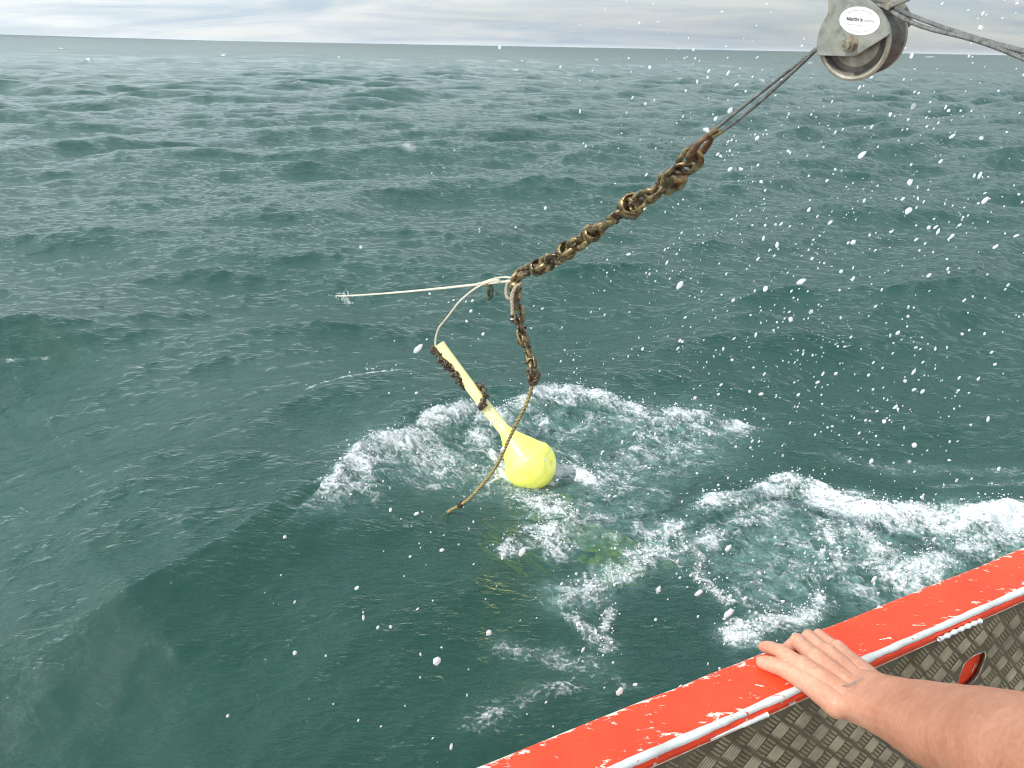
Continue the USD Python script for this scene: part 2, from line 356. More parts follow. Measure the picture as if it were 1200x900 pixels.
    lace = .30 * rid(5, 2.5, 41) + .34 * rid(14, 4, 42) + .36 * rid(38, 7, 43)
    fb = meshkit.fbm(np.c_[q * 9 + warp * 3, np.ones(len(q))], 4, 45)
    val = e[act] * .92 + (lace - .42) * 1.05 + (fb - .5) * .8
    val = val * np.clip(e[act] * 3.0, 0, 1)
    fo = np.zeros(P2.shape[:2]); fo[act] = val
    # stray flecks of foam on the dark water in front
    fl = meshkit.noise(np.dstack([P2 * 30, np.full(P2.shape[:2], 3.3)]), 77)
    ptch = meshkit.fbm(np.dstack([P2 * 1.6, np.full(P2.shape[:2], 1.3)]), 3, 78)
    fleck = np.clip((fl - .88) * 16, 0, 1) * np.clip((ptch - .42) * 6, 0, 1)
    fleck[P2[..., 1] > 4.6] *= .35
    fo = np.maximum(fo, fleck * .85)
    foam[near] = fo; milk[near] = np.clip(mk, 0, 1)
    relief = np.clip(fo, 0, 1.3) * (.006 + .045 * np.clip(wob2 + .15, 0, 1)) * np.clip(big, 0, 1)
    rough = np.clip(big, 0, 1) * (meshkit.fbm(np.dstack([P2 * 6, np.zeros(P2.shape[:2])]), 4, 51) - .5) * .09
    H[near] += extra + relief + rough
    # far whitecaps: short crests that break here and there
    far = (rr >= 9) & (rr < 900)
    Xf, Yf = X0[far], Y0[far]
    for u, v, wpx in [(72, 57, 4), (262, 65, 4), (104, 72, 4), (604, 83, 7), (893, 97, 9), (480, 181, 12), (795, 94, 5), (612, 72, 5), (1090, 66, 6), (397, 67, 3), (700, 70, 4), (830, 151, 5), (350, 100, 4), (950, 74, 4)]:
        c = G(u, v); rd = math.hypot(c[0], c[1]); wx = wpx * rd / FOC; wy = wx * 1.6 + 1.2 * rd * rd / EYE_H / FOC
        ca, sa = c[0] / rd, c[1] / rd
        lx = (Xf - c[0]) * sa - (Yf - c[1]) * ca; ly = (Xf - c[0]) * ca + (Yf - c[1]) * sa
        b = np.exp(-(lx / wx) ** 2 - (ly / wy) ** 2)
        nz = meshkit.fbm(np.stack([Xf / wx * 1.3, Yf / wy, 0 * Xf], -1), 3, 61)
        foam[far] = np.maximum(foam[far], b * 1.5 * nz * 1.5)
        H[far] += b * .10 * min(1, rd / 25)
    V = np.stack([X0 + DX, Y0 + DY, H], -1).reshape(-1, 3)
    a = (np.arange(NR - 1)[:, None] * ncol + np.arange(ncol)[None])
    b = (np.arange(NR - 1)[:, None] * ncol + (np.arange(ncol)[None] + 1) % ncol)
    Q = np.stack([a, b, b + ncol, a + ncol], -1).reshape(-1, 4)
    Fc = np.vstack([Q[:, [0, 2, 1]], Q[:, [0, 3, 2]]])
    # close the ring under the boat with a fan
    V = np.vstack([V, [[0, 0, 0]]]); k = (NR - 1) * ncol + np.arange(ncol); k2 = (NR - 1) * ncol + (np.arange(ncol) + 1) % ncol
    Fc = np.vstack([Fc, np.stack([k, np.full(ncol, len(V) - 1), k2], 1)])
    tri = V[Fc[:50]]
    if np.cross(tri[:, 1] - tri[:, 0], tri[:, 2] - tri[:, 0])[:, 2].mean() < 0: Fc = Fc[:, ::-1]
    m = obj('sea', trimesh.Trimesh(V, Fc, process=False), M['water'], smooth=True, kind='structure',
            label='dark green choppy sea with white foam')
    attr(m, 'foam', np.r_[foam.ravel(), 0]); attr(m, 'milk', np.r_[milk.ravel(), 0])
    return np.stack([X0 + DX, Y0 + DY], -1)[near], fo, e, H[near], near

WATER = dict(body=(.0105, .045, .034), milk=(.15, .28, .25), foam=(.54, .58, .58))
M['water'] = usdkit.material(stage, '/World/Looks/water', {
    'geo': ('geometry', {}),
    'af': ('attribute', {'attribute': 'foam'}), 'am': ('attribute', {'attribute': 'milk'}),
    'nf': ('noise_texture', {'scale': 55, 'detail': 5, 'roughness': .7}),
    'nfs': ('math', {'math_type': 'multiply_add', 'value2': 1.7, 'value3': -.85}),
    'fsum': ('math', {'math_type': 'add'}),
    'f': ('map_range', {'range_type': 'smoothstep', 'from_min': .36, 'from_max': 1.32}),
    'nm': ('noise_texture', {'scale': 14, 'detail': 6, 'roughness': .65, 'distortion': .6}),
    'nmr': ('map_range', {'from_min': .3, 'from_max': .7, 'to_min': .0, 'to_max': 1.0, 'clamp': True}),
    'mk': ('math', {'math_type': 'multiply'}),
    'c1': ('mix_color', {'a': WATER['body'], 'b': WATER['milk']}),
    'c2': ('mix_color', {'b': WATER['foam']}),
    'rip1': ('noise_texture', {'scale': 7.0, 'detail': 3, 'roughness': .55, 'distortion': .4}),
    'mp': ('mapping', {'rotation': (0, 0, math.radians(-28)), 'scale': (1.0, 2.3, 1.0)}),
    'rip2': ('noise_texture', {'scale': 17.0, 'detail': 4, 'roughness': .6}),
    'ripa': ('math', {'math_type': 'multiply', 'value2': .55}),
    'ripb': ('math', {'math_type': 'multiply_add', 'value2': .32}),
    'fr': ('math', {'math_type': 'multiply_add', 'value2': .5}),
    'b': ('bump', {'strength': 1.0, 'distance': .05}),
    'fres': ('fresnel', {'IOR': 1.333}),
    'fmin': ('math', {'math_type': 'smoothmin', 'value2': .47, 'value3': .15}),
    'inv': ('math', {'math_type': 'multiply_add', 'value2': -.85, 'value3': 1.0}),
    'ff': ('math', {'math_type': 'multiply'}),
    'tr0': ('math', {'math_type': 'maximum'}),
    'tr': ('math', {'math_type': 'multiply_add', 'value2': -.46, 'value3': .46}),
    'dif': ('diffuse_bsdf', {'roughness': 0.0}),
    'tra': ('transparent_bsdf', {'color': (.72, .94, .76)}),
    'gl': ('glossy_bsdf', {'color': (1, 1, 1), 'roughness': .06, 'distribution': 'ggx'}),
    'body': ('mix_closure', {}), 'out': ('mix_closure', {}),
}, [('geo.position', 'nf.vector'), ('geo.position', 'nm.vector'), ('geo.position', 'rip1.vector'), ('geo.position', 'mp.vector'), ('mp.vector', 'rip2.vector'),
    ('nf.fac', 'nfs.value1'), ('nfs.value', 'fsum.value1'), ('af.fac', 'fsum.value2'), ('fsum.value', 'f.value'),
    ('nm.fac', 'nmr.value'), ('nmr.result', 'mk.value1'), ('am.fac', 'mk.value2'), ('mk.value', 'c1.fac'),
    ('c1.result', 'c2.a'), ('f.result', 'c2.fac'), ('c2.result', 'dif.color'),
    ('rip1.fac', 'ripa.value1'), ('rip2.fac', 'ripb.value1'), ('ripa.value', 'ripb.value3'),
    ('f.result', 'fr.value1'), ('ripb.value', 'fr.value3'), ('fr.value', 'b.height'), ('b.normal', 'fres.normal'), ('b.normal', 'gl.normal'),
    ('f.result', 'inv.value1'), ('fres.fac', 'fmin.value1'), ('fmin.value', 'ff.value1'), ('inv.value', 'ff.value2'),
    ('f.result', 'tr0.value1'), ('mk.value', 'tr0.value2'), ('tr0.value', 'tr.value1'), ('tr.value', 'body.fac'),
    ('dif.BSDF', 'body.closure1'), ('tra.BSDF', 'body.closure2'), ('ff.value', 'out.fac'), ('body.closure', 'out.closure1'), ('gl.BSDF', 'out.closure2')],
    surface='out.closure')
P2, FO, E_, HN, NEAR = build_sea()
from scipy.spatial import cKDTree
_t = cKDTree(P2.reshape(-1, 2)[::7]); _h = HN.reshape(-1)[::7]
def sea_z(x, y): return float(_h[_t.query([x, y])[1]])
deep = trimesh.creation.cylinder(45000, .1, sections=64); deep.apply_translation((0, 0, -1.6))
obj('deep_water', deep, plain('deep_water', (.010, .050, .038), .9, var=.1, scale=.4), smooth=False, kind='structure', label='dark green depth of the sea')
# headland on the horizon, far left
xs = np.linspace(-9200, -3300, 60); hh = 38 * np.clip((-3300 - xs) / 3600, 0, 1) ** .8 * (.75 + .5 * meshkit.fbm(np.c_[xs * .0016, 0 * xs, 0 * xs], 4, 9))
v, f = [], []
for i, (x, h) in enumerate(zip(xs, hh)):
    for dy, k in ((0, -.02), (250, .75), (600, 1), (1600, .6), (2400, -.02)): v.append((x, 8200 + dy, h * k - .5 * (k < 0)))
for i in range(59):
    for j in range(4):
        a = i * 5 + j; f.append((a, a + 5, a + 6, a + 1))
f = np.array(f)
obj('hills', (np.array(v, float), f), plain('headland', (.10, .13, .14), .95, var=.2, scale=.004), smooth=True, kind='structure', label='faint low headland on the horizon at the far left')

# ---------------------------------------------------------------- boat side
ZG = 1.55
E0, E1 = G(550, 900, ZG), G(1200, 640, ZG)
tv = unit(E1 - E0); nv = np.array([tv[1], -tv[0], 0.0]); zv = np.array([0, 0, 1.0])
def BP(a, s, z): return E0 + tv * a + nv * s + zv * z       # along the rail, inboard, above the rail top
k_ = (EYE_H - ZG) / .93
GW = .0925 * k_                                             # to the middle of the white bead
boat = thing('workboat', 'orange boat side with scuffed gunwale and grey tread plate inside', 'boat', loc=E0 - zv * ZG + zv * 0.3)
def paint(name, base, chip, thresh=.60, edge_gain=.5):
    return usdkit.material(stage, '/World/Looks/' + name, {
        'geo': ('geometry', {}), 'ae': ('attribute', {'attribute': 'wear'}),
        'mp': ('mapping', {'rotation': (0, 0, math.radians(-62)), 'scale': (1.0, 2.8, 1.0)}),
        'n': ('noise_texture', {'scale': 34, 'detail': 7, 'roughness': .68, 'distortion': .5}),
        'n1': ('noise_texture', {'scale': 70, 'detail': 5, 'roughness': .6}),
        'sum': ('math', {'math_type': 'multiply_add', 'value2': edge_gain}),
        'm': ('map_range', {'from_min': thresh, 'from_max': thresh + .02, 'clamp': True}),
        'ng': ('noise_texture', {'scale': 240, 'detail': 3, 'roughness': .6}),
        'gr': ('map_range', {'from_min': .66, 'from_max': .72, 'clamp': True}),
        'nt': ('noise_texture', {'scale': 12, 'detail': 5, 'roughness': .6}),
        'tone': ('rgb_ramp', {'ramp': [(.3, tuple(np.array(base) * .72)), (.7, tuple(np.minimum(np.array(base) * 1.08, .95)))]}),
        'c0': ('mix_color', {'b': tuple(np.array(base) * .35)}),
        'c': ('mix_color', {'b': chip}),
        'nb': ('noise_texture', {'scale': 420, 'detail': 3}),
        'h': ('math', {'math_type': 'multiply_add', 'value2': -1.5}),
        'b': ('bump', {'strength': 1.0, 'distance': .0006}),
        'p': ('principled_bsdf', {'roughness': .42, 'specular_ior_level': .4}),
    }, [('geo.position', 'mp.vector'), ('mp.vector', 'n.vector'), ('geo.position', 'n1.vector'), ('geo.position', 'ng.vector'), ('geo.position', 'nt.vector'), ('geo.position', 'nb.vector'),
        ('ae.fac', 'sum.value1'), ('n.fac', 'sum.value3'), ('sum.value', 'm.value'), ('ng.fac', 'gr.value'), ('nt.fac', 'tone.fac'), ('tone.color', 'c0.a'), ('gr.result', 'c0.fac'),
        ('c0.result', 'c.a'), ('m.result', 'c.fac'), ('c.result', 'p.base_color'), ('m.result', 'h.value1'), ('nb.fac', 'h.value3'), ('h.value', 'b.height'), ('b.normal', 'p.normal')], surface='p.BSDF')
ORANGE = (.90, .066, .022)
M['orange'] = paint('orange_paint', ORANGE, (.62, .58, .47), .630, .34)
M['bead'] = paint('bead_paint', (.62, .65, .63), (.80, .10, .04), .655, .22)
M['lip'] = paint('lip_paint', (.70, .055, .02), (.60, .52, .40), .60, .25)
A0, A1 = -1.3, 2.6
def loft(section, stations, wear=None):
    """section(a) -> (n x 2) of (s, z); a closed outline swept along the rail."""
    secs = np.array([section(a) for a in stations]); n = secs.shape[1]
    V = np.array([[BP(a, s, z) for s, z in sec] for a, sec in zip(stations, secs)]).reshape(-1, 3)
    i = np.arange(len(stations) - 1)[:, None] * n; j = np.arange(n)[None]; j2 = (j + 1) % n
    Q = np.stack([i + j, i + n + j, i + n + j2, i + j2], -1).reshape(-1, 4)
    Fc = np.vstack([Q[:, [0, 1, 2]], Q[:, [0, 2, 3]]])
    m = trimesh.Trimesh(V, Fc, process=False)
    if m.volume < 0: pass
    return m, secs
def rounded(w0, w1, z0, z1, r, n=6):
    p = sg.box(w0 + r, z0 + r, w1 - r, z1 - r).buffer(r, quad_segs=n)
    c = np.array(p.exterior.coords)[:-1]; out = []
    for a, b in zip(c, np.roll(c, -1, 0)):
        k = max(1, int(np.linalg.norm(b - a) / .006)); out += [a + (b - a) * t / k for t in range(k)]
    return np.array(out)
st = np.arange(A0, A1, .008)
capsec = rounded(0, GW + .006, -.015, 0, .007)
def cap_at(a):
    c = capsec.copy()
    n = meshkit.fbm(np.c_[np.full(len(c), a * 9), c * 30], 3, 5) - .5
    c[:, 0] += np.where(c[:, 0] < .01, n * .006, 0); c[:, 1] += n * .0022
    return c
m, secs = loft(cap_at, st)
m.fix_normals()
ms = obj('gunwale_cap', m, M['orange'], boat, smooth=True)
sflat = secs[..., 0].ravel(); zflat = secs[..., 1].ravel()
w_out = np.exp(-(sflat / .008) ** 2); w_in = np.exp(-((sflat - (GW - .012)) / .014) ** 2)
attr(ms, 'wear', w_out * .52 + .22 * w_in * (zflat > -.01))
# white half-round bead along the inner edge, rough with old paint
bp = []
for a in np.arange(A0, A1, .006):
    j = meshkit.fbm(np.array([[a * 14, 0, 0]]), 3, 8)[0] - .5
    bp.append(BP(a, GW + j * .0012, .0015 + j * .001))
bp = np.array(bp)
br = .0054 * (1 + .5 * (meshkit.fbm(np.c_[np.arange(len(bp)) * .11, np.zeros((len(bp), 2))], 3, 4) - .5))
m = lumpy(tube(bp, br, 12), .0012, 60, 3)
ms = obj('bead', m, M['bead'], boat, smooth=True, label='worn white bead along the inner edge of the gunwale')
attr(ms, 'wear', np.full(len(m.vertices), .12))
# a short stub of worn white bead just below, and a lap in the paint
bp2 = np.array([BP(a, GW + .010, -.011 + .001 * math.sin(a * 40)) for a in np.linspace(*[((G(x, y, ZG - .012) - E0) @ tv) for x, y in ((1096, 747), (1143, 724))], 40)])
m = lumpy(tube(bp2, .0036 + .0008 * np.sin(np.arange(40)), 10), .0012, 90, 6)
ms = obj('bead_stub', m, M['bead'], boat, smooth=True); attr(ms, 'wear', np.full(len(m.vertices), .1))
bp3 = np.array([BP(a, GW + .007, -.012) for a in np.linspace(*[((G(x, y, ZG - .012) - E0) @ tv) for x, y in ((835, 868), (900, 838))], 40)])
m = lumpy(tube(bp3, .0032 * np.linspace(.4, 1.3, 40), 10), .0016, 90, 7)
ms = obj('bead_stub', m, M['bead'], boat, smooth=True); attr(ms, 'wear', np.full(len(m.vertices), .1))
LIP = .027 * k_
m, _ = loft(lambda a: rounded(GW - .02, GW + .0045, -.0195, -.013, .002, 2), st[::4]); m.fix_normals()
ms = obj('inner_lip', m, M['lip'], boat, smooth=True); attr(ms, 'wear', np.full(len(m.vertices), .0))
# cream trim strip where the plate starts
m, _ = loft(lambda a: rounded(GW - .01, GW + .0038, -.0222, -.0192, .0012, 2) + [0, .0012 * (meshkit.fbm(np.array([[a * 20, 0, 0]]), 2, 3)[0] - .5)], st[::2]); m.fix_normals()
obj('trim_strip', m, two_tone('cream_trim', [(.35, (.42, .30, .20)), (.6, (.62, .57, .46))], scale=60), boat, smooth=40)
# hull outside and inside
m, _ = loft(lambda a: np.array([(.012, -.036), (.06, -.036), (.06, -1.75), (-.05, -1.75), (-.02, -1.0), (.0, -.5)]), np.arange(A0, A1, .1)); m.fix_normals()
ms = obj('hull_side', m, M['orange'], boat, smooth=False); attr(ms, 'wear', np.zeros(len(m.vertices)))
# tread plate, a vertical sheet with a slot through it
PZ = -.0215; PS = GW - .001
def plate_xy(u, v):                                          # (along, up) of the plate point seen at (u, v)
    d = ray(u, v); s0 = (EYE - E0) @ nv; q = EYE + d * ((PS - s0) / (d @ nv))
    return (q - E0) @ tv, (q - E0)[2]
slot = sg.Polygon([plate_xy(*q) for q in [(1120, 807), (1124, 792), (1129, 779), (1134, 773), (1141, 768), (1154, 763), (1155, 768), (1152, 778), (1147, 790), (1142, 797), (1133, 805), (1124, 812)]]).buffer(.004).buffer(-.004)
plate = sg.box(A0, PZ - .75, A1, PZ).difference(slot)
m = prism(plate, .004)
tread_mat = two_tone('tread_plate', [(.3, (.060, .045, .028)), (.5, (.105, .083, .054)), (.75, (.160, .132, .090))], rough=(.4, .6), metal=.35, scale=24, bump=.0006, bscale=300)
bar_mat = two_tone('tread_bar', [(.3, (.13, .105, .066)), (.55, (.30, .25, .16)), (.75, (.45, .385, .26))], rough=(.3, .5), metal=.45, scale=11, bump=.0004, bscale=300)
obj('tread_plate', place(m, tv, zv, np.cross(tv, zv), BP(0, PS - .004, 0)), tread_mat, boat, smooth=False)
obj('slot_backing', place(prism(slot.buffer(.03), .004), tv, zv, np.cross(tv, zv), BP(0, PS - .014, 0)), M['lip'], boat, smooth=False, label='red inside of the slot in the tread plate')
rim = np.array(slot.exterior.coords)
obj('slot_edge', tube([BP(x, PS + .0002, y) for x, y in resample(np.c_[rim, 0 * rim[:, :1]], .004)[:, :2]], .0011, 6), two_tone('slot_edge', [(.4, (.10, .09, .07)), (.62, (.5, .45, .36))], scale=70), boat)
# raised bars: five to a group, groups turned alternately
bars = []
cell = .0325
def lens(cx, cy, ang, L, w, h):
    c, s = math.cos(ang), math.sin(ang)
    P = [(-L, 0, 0), (-L * .72, -w, 0), (L * .72, -w, 0), (L, 0, 0), (L * .72, w, 0), (-L * .72, w, 0), (-L * .8, 0, h * .7), (-L * .55, -w * .45, h), (L * .55, -w * .45, h), (L * .8, 0, h * .7), (L * .55, w * .45, h), (-L * .55, w * .45, h)]
    P = np.array(P); Q = np.c_[cx + P[:, 0] * c - P[:, 1] * s, cy + P[:, 0] * s + P[:, 1] * c, P[:, 2]]
    f = []
    for i in range(6): j = (i + 1) % 6; f += [(i, j, 6 + j), (i, 6 + j, 6 + i)]
    f += [(6, 7, 11), (7, 8, 10), (7, 10, 11), (8, 9, 10)]
    return Q, np.array(f)
bv, bf, nb = [], [], 0
ca, sa = math.cos(math.radians(45)), math.sin(math.radians(45))
for i in range(-90, 90):
    for j in range(-90, 90):
        x, y = (i * ca - j * sa) * cell + .6, (i * sa + j * ca) * cell - .3
        if not (.0 < x < 1.75 and PZ - .42 < y < PZ - .008): continue
        turn = (i + j) % 2
        for k in range(5):
            o = (k - 2) * .0062
            dx, dy = (o, 0) if turn else (0, o)
            a = math.radians(45) + (math.pi / 2 if turn else 0)
            cx, cy = x + dx * ca - dy * sa, y + dx * sa + dy * ca
            if cy > PZ - .004 or slot.distance(sg.Point(cx, cy)) < .013: continue
            Q, f = lens(cx, cy, a, .0142, .0020, .0018)
            bv.append(Q); bf.append(f + nb); nb += len(Q)
m = trimesh.Trimesh(np.vstack(bv), np.vstack(bf), process=False)
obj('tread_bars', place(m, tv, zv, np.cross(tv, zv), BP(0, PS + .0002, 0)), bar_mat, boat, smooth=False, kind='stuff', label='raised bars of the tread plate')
m, _ = loft(lambda a: np.array([(PS - .03, PZ - .80), (1.6, PZ - .80), (1.6, PZ - .75), (PS - .03, PZ - .75)]), np.arange(A0, A1, .3)); m.fix_normals()
obj('deck', m, tread_mat, boat, smooth=False)

# ---------------------------------------------------------------- person: arm and hand on the gunwale
def arm():
    def Q(u, v, dz): return G(u, v, ZG + dz)
    parts = []
    def bone(*balls):
        balls = [(c, r * (1.10 if r < .0160 else 1.0)) for c, r in balls]
        parts.append(m3.Manifold.batch_hull([m3.Manifold.sphere(r, 24).translate(tuple(map(float, c))) for c, r in balls]))
    mc = {'i': (Q(939, 781, .028), .0135), 'm': (Q(956, 773, .033), .0135), 'r': (Q(969, 766, .030), .0125), 'p': (Q(980, 761, .024), .0115)}
    wl, wr = Q(1000, 827, .030), Q(1018, 800, .040)              # thumb side and little-finger side of the wrist
    wm = (wl + wr) / 2
    for k, fr in (('i', .1), ('m', .4), ('r', .7), ('p', 1.0)):
        b = wl + (wr - wl) * fr
        bone((b + [0, 0, .002], .019), mc[k])
        bone((b + [0, 0, -.006], .017), (mc[k][0] + [0, 0, -.009], .010))
    ks = ['i', 'm', 'r', 'p']
    for a, b in zip(ks, ks[1:]):
        f0, f1 = ks.index(a) / 3, ks.index(b) / 3
        bone((wl + (wr - wl) * f0, .018), (wl + (wr - wl) * f1, .018), (mc[a][0] - [0, 0, .004], .010), (mc[b][0] - [0, 0, .004], .0095))
    out = -nv
    fingers = {
        'i': [(Q(915, 764.5, .027), .0100), (Q(902, 759, .019), .0088), (Q(894.5, 758.5, .010), .0074)],
        'm': [(Q(934, 752, .022), .0100), None, None],
        'r': [(Q(947, 747, .020), .0096), None, None],
        'p': [(Q(959, 745, .016), .0086), None, None]}
    for k, ch in fingers.items():
        pip, r1 = ch[0]
        if ch[1] is None:                                        # folded down over the outer edge
            d1 = pip + out * .012 + [0, 0, -.024] - tv * .006; d2 = d1 + [0, 0, -.020] + out * .000 - tv * .004
            ch = [(pip, r1), (d1, r1 * .88), (d2, r1 * .76)]
        chain = [(mc[k][0], mc[k][1] * .86)] + ch
        for (a, ra), (b, rb) in zip(chain, chain[1:]): bone((a, ra), (b, rb))
        bone((ch[0][0] + [0, 0, .0015], r1 * 1.02))
    # thumb, from the side of the palm
    th = [(Q(982, 826, .024), .020), (Q(951, 802, .022), .0155), (Q(919, 784, .016), .0118), (Q(902, 778.5, .0125), .0108), (Q(893.5, 776.5, .0095), .0088)]
    for (a, ra), (b, rb) in zip(th, th[1:]): bone((a, ra), (b, rb))
    bone((th[1][0], .014), (mc['i'][0] - [0, 0, .006], .010), (wl, .018))
    # forearm and upper arm
    W1, W2 = W(1008, 817, 1.275), W(1040, 826, 1.225)
    fore = [((wm + W1) / 2, None), (W2, None)]
    def oval(c, ax, half, thick):
        side = unit(wr - wl); s2 = unit(side - ax * (side @ ax)); 
        return [(c + s2 * (half - thick), thick), (c - s2 * (half - thick), thick)]
    st_ = [(W(1004, 815, 1.285), .0400, .0255), (W(1030, 824, 1.24), .0405, .0280), (W(1062, 836, 1.185), .0445, .033), (W(1100, 851, 1.115), .0520, .040), (W(1150, 867, 1.03), .0560, .046), (W(1205, 887, .945), .0590, .051), (W(1270, 915, .87), .058, .051), (W(1330, 945, .82), .050, .047)]
    axd = unit(st_[-1][0] - st_[0][0])
    ov = [oval(c, axd, h, t) for c, h, t in st_]
    for a, b in zip(ov, ov[1:]): bone(*a, *b)
    bone(*oval(st_[0][0], axd, .038, .024), (wl, .019), (wr, .018))
    # upper arm, beyond the picture's edge
    el = st_[-1][0]; sh = el + nv * .16 + tv * .18 + zv * .20
    bone((el, .047), (sh, .060))
    whole = m3.Manifold.batch_boolean(parts, m3.OpType.Add)
    whole = whole.refine_to_length(.0036)
    a = whole.to_mesh(); m = trimesh.Trimesh(a.vert_properties[:, :3], a.tri_verts, process=True)
    keep = np.asarray(m.vertices).copy()
    trimesh.smoothing.filter_taubin(m, .5, .53, 14)
    v = np.asarray(m.vertices).copy(); bad = ~(np.linalg.norm(v - keep, axis=1) < .006); v[bad] = keep[bad]; m.vertices = v
    trimesh.smoothing.filter_laplacian(m, .4, 2)
    # knuckles, tendons, a soft unevenness of skin and muscle
    v = np.asarray(m.vertices).copy(); n = np.asarray(m.vertex_normals)
    d = (meshkit.fbm(v * 26, 3, 4) - .5) * .0020 + (meshkit.fbm(v * 95, 3, 6) - .5) * .0007
    for k in ks:
        c0 = wm + [0, 0, .012]; c1 = mc[k][0] + [0, 0, .01]
        ab = c1 - c0; t = np.clip(((v - c0) @ ab) / (ab @ ab), .25, 1.0); dd = np.linalg.norm(v - c0 - t[:, None] * ab, axis=1)
        d += .0020 * np.exp(-(dd / .0042) ** 2) * (n[:, 2] > .1)
        d += .0022 * np.exp(-(np.linalg.norm(v - c1, axis=1) / .010) ** 2)
    def vein(pts, h=.0013, w=.0028):
        nonlocal d
        p = spline([Q(*q) for q in pts], 40)
        dd = cKDTree(p).query(v)[0]; d = d + h * np.exp(-(dd / w) ** 2)
    vein([(952, 784, .045), (970, 786, .05), (990, 792, .055), (1020, 800, .065)])
    vein([(975, 776, .045), (985, 788, .05), (1005, 800, .06)])
    m.vertices = v + n * d[:, None]
    return m, mc, th, fingers, Q
am, mc, th, fingers, HQ = arm()
skin = usdkit.material(stage, '/World/Looks/skin', {
    'geo': ('geometry', {}), 'pt': ('geometry', {}),
    'n': ('noise_texture', {'scale': 16, 'detail': 5, 'roughness': .6}), 'n2': ('noise_texture', {'scale': 160, 'detail': 4, 'roughness': .6}),
    'r': ('rgb_ramp', {'ramp': [(.30, (.37, .165, .098)), (.5, (.42, .200, .124)), (.72, (.47, .240, .155))]}),
    'r2': ('rgb_ramp', {'ramp': [(.35, (.86, .80, .78)), (.6, (1, 1, 1))]}),
    'mul': ('mix_color', {'blend_type': 'multiply', 'fac': .8}),
    'at': ('attribute', {'attribute': 'tan'}), 'pale': ('rgb_ramp', {'ramp': [(.30, (.43, .205, .130)), (.5, (.50, .265, .175)), (.72, (.55, .32, .23))]}), 'ct': ('mix_color', {}),
    'v': ('voronoi_texture', {'scale': 420, 'feature': 'distance_to_edge'}),
    'hm': ('math', {'math_type': 'multiply_add', 'value2': .6}),
    'b': ('bump', {'strength': .8, 'distance': .0007}),
    'p': ('principled_bsdf', {'roughness': .48, 'specular_ior_level': .38, 'subsurface_weight': .22, 'subsurface_scale': .006, 'subsurface_radius': (1, .35, .2)}),
}, [('geo.position', 'n.vector'), ('geo.position', 'n2.vector'), ('geo.position', 'v.vector'), ('n.fac', 'r.fac'), ('n2.fac', 'r2.fac'), ('n.fac', 'pale.fac'), ('at.fac', 'ct.fac'), ('pale.color', 'ct.a'), ('r.color', 'ct.b'), ('ct.result', 'mul.a'), ('r2.color', 'mul.b'),
    ('mul.result', 'p.base_color'), ('v.distance', 'hm.value1'), ('n2.fac', 'hm.value3'), ('hm.value', 'b.height'), ('b.normal', 'p.normal')], surface='p.BSDF')
person = thing('person', 'bare forearm reaching in from the right, hand resting on the orange gunwale', 'person', loc=HQ(1000, 815, 0))
arm_mesh = obj('arm', am, skin, person, smooth=True)
_d = unit(W(1205, 888, .945) - HQ(985, 805, .03)); attr(arm_mesh, 'tan', np.clip(((np.asarray(am.vertices) - HQ(985, 805, .03)) @ _d + .02 * (meshkit.fbm(np.asarray(am.vertices) * 20, 3, 8) - .5)) / .11, 0, 1))
prox = am.nearest if False else None
def on_skin(uvs):
    """Points and normals of the skin under a list of view directions."""
    o = np.repeat(EYE[None], len(uvs), 0); dd = np.array([ray(*q) for q in uvs])
    tri = np.asarray(am.triangles); c = tri.mean(1); tree = cKDTree(c); out, nn = [], []
    fn = np.asarray(am.face_normals)
    for d in dd:
        rel = c - EYE; t = rel @ d; perp = np.linalg.norm(rel - t[:, None] * d, axis=1)
        k = np.where((perp < .006) & (fn @ d < 0))[0]
        if len(k) == 0: continue
        k = k[np.argsort(t[k])][:6]; w = 1 / (perp[k] + 1e-4); w /= w.sum()
        tt = (w * t[k]).sum(); out.append(EYE + d * tt); nn.append(unit((fn[k] * w[:, None]).sum(0)))
    return np.array(out), np.array(nn)
def mark(uvs, w):
    p, n = on_skin(uvs)
    return tube(p + n * .0001, w, 6)
tat = cat([mark([(987, 803.5), (991, 803.2), (996, 802), (1001, 799.5), (1006, 797), (1011, 794)], .0007), mark([(998, 805.5), (1000, 803), (1002, 800)], .0005), mark([(989, 801.5), (991, 804.5)], .0005)])
obj('tattoo', tat, plain('tattoo_ink', (.20, .17, .16), .6), person, label='thin dark tattoo line on the wrist')
def nail(tip, prev, r):
    ax = unit(tip - prev); up = unit(np.array([0, 0, 1.0]) - ax * ax[2]); sd_ = np.cross(ax, up)
    g_ = np.linspace(-1, 1, 9); vv = []
    for i in g_:
        for j in g_:
            x, y = i * math.sqrt(1 - j * j / 2), j * math.sqrt(1 - i * i / 2)
            vv.append(tip + ax * (x * r * .8 + r * .15) + sd_ * (y * r * .72) + up * (r * math.sqrt(max(0, 1 - (y * .72) ** 2)) * .97 - .2 * r * max(0, x) ** 2))
    f = [(i * 9 + j, i * 9 + j + 1, i * 9 + j + 10, i * 9 + j + 9) for i in range(8) for j in range(8)]
    m = trimesh.Trimesh(*meshkit.arrays((np.array(vv), np.array(f)))[:2], process=False)
    if (m.face_normals @ up).mean() < 0: m.invert()
    return m
nail_mat = plain('nail', (.48, .26, .18), .3, var=.06)
obj('nail', nail(th[4][0], th[3][0], th[4][1] * 1.03), nail_mat, person, smooth=True)
obj('nail', nail(fingers['i'][2][0], fingers['i'][1][0], fingers['i'][2][1] * 1.03), nail_mat, person, smooth=True)

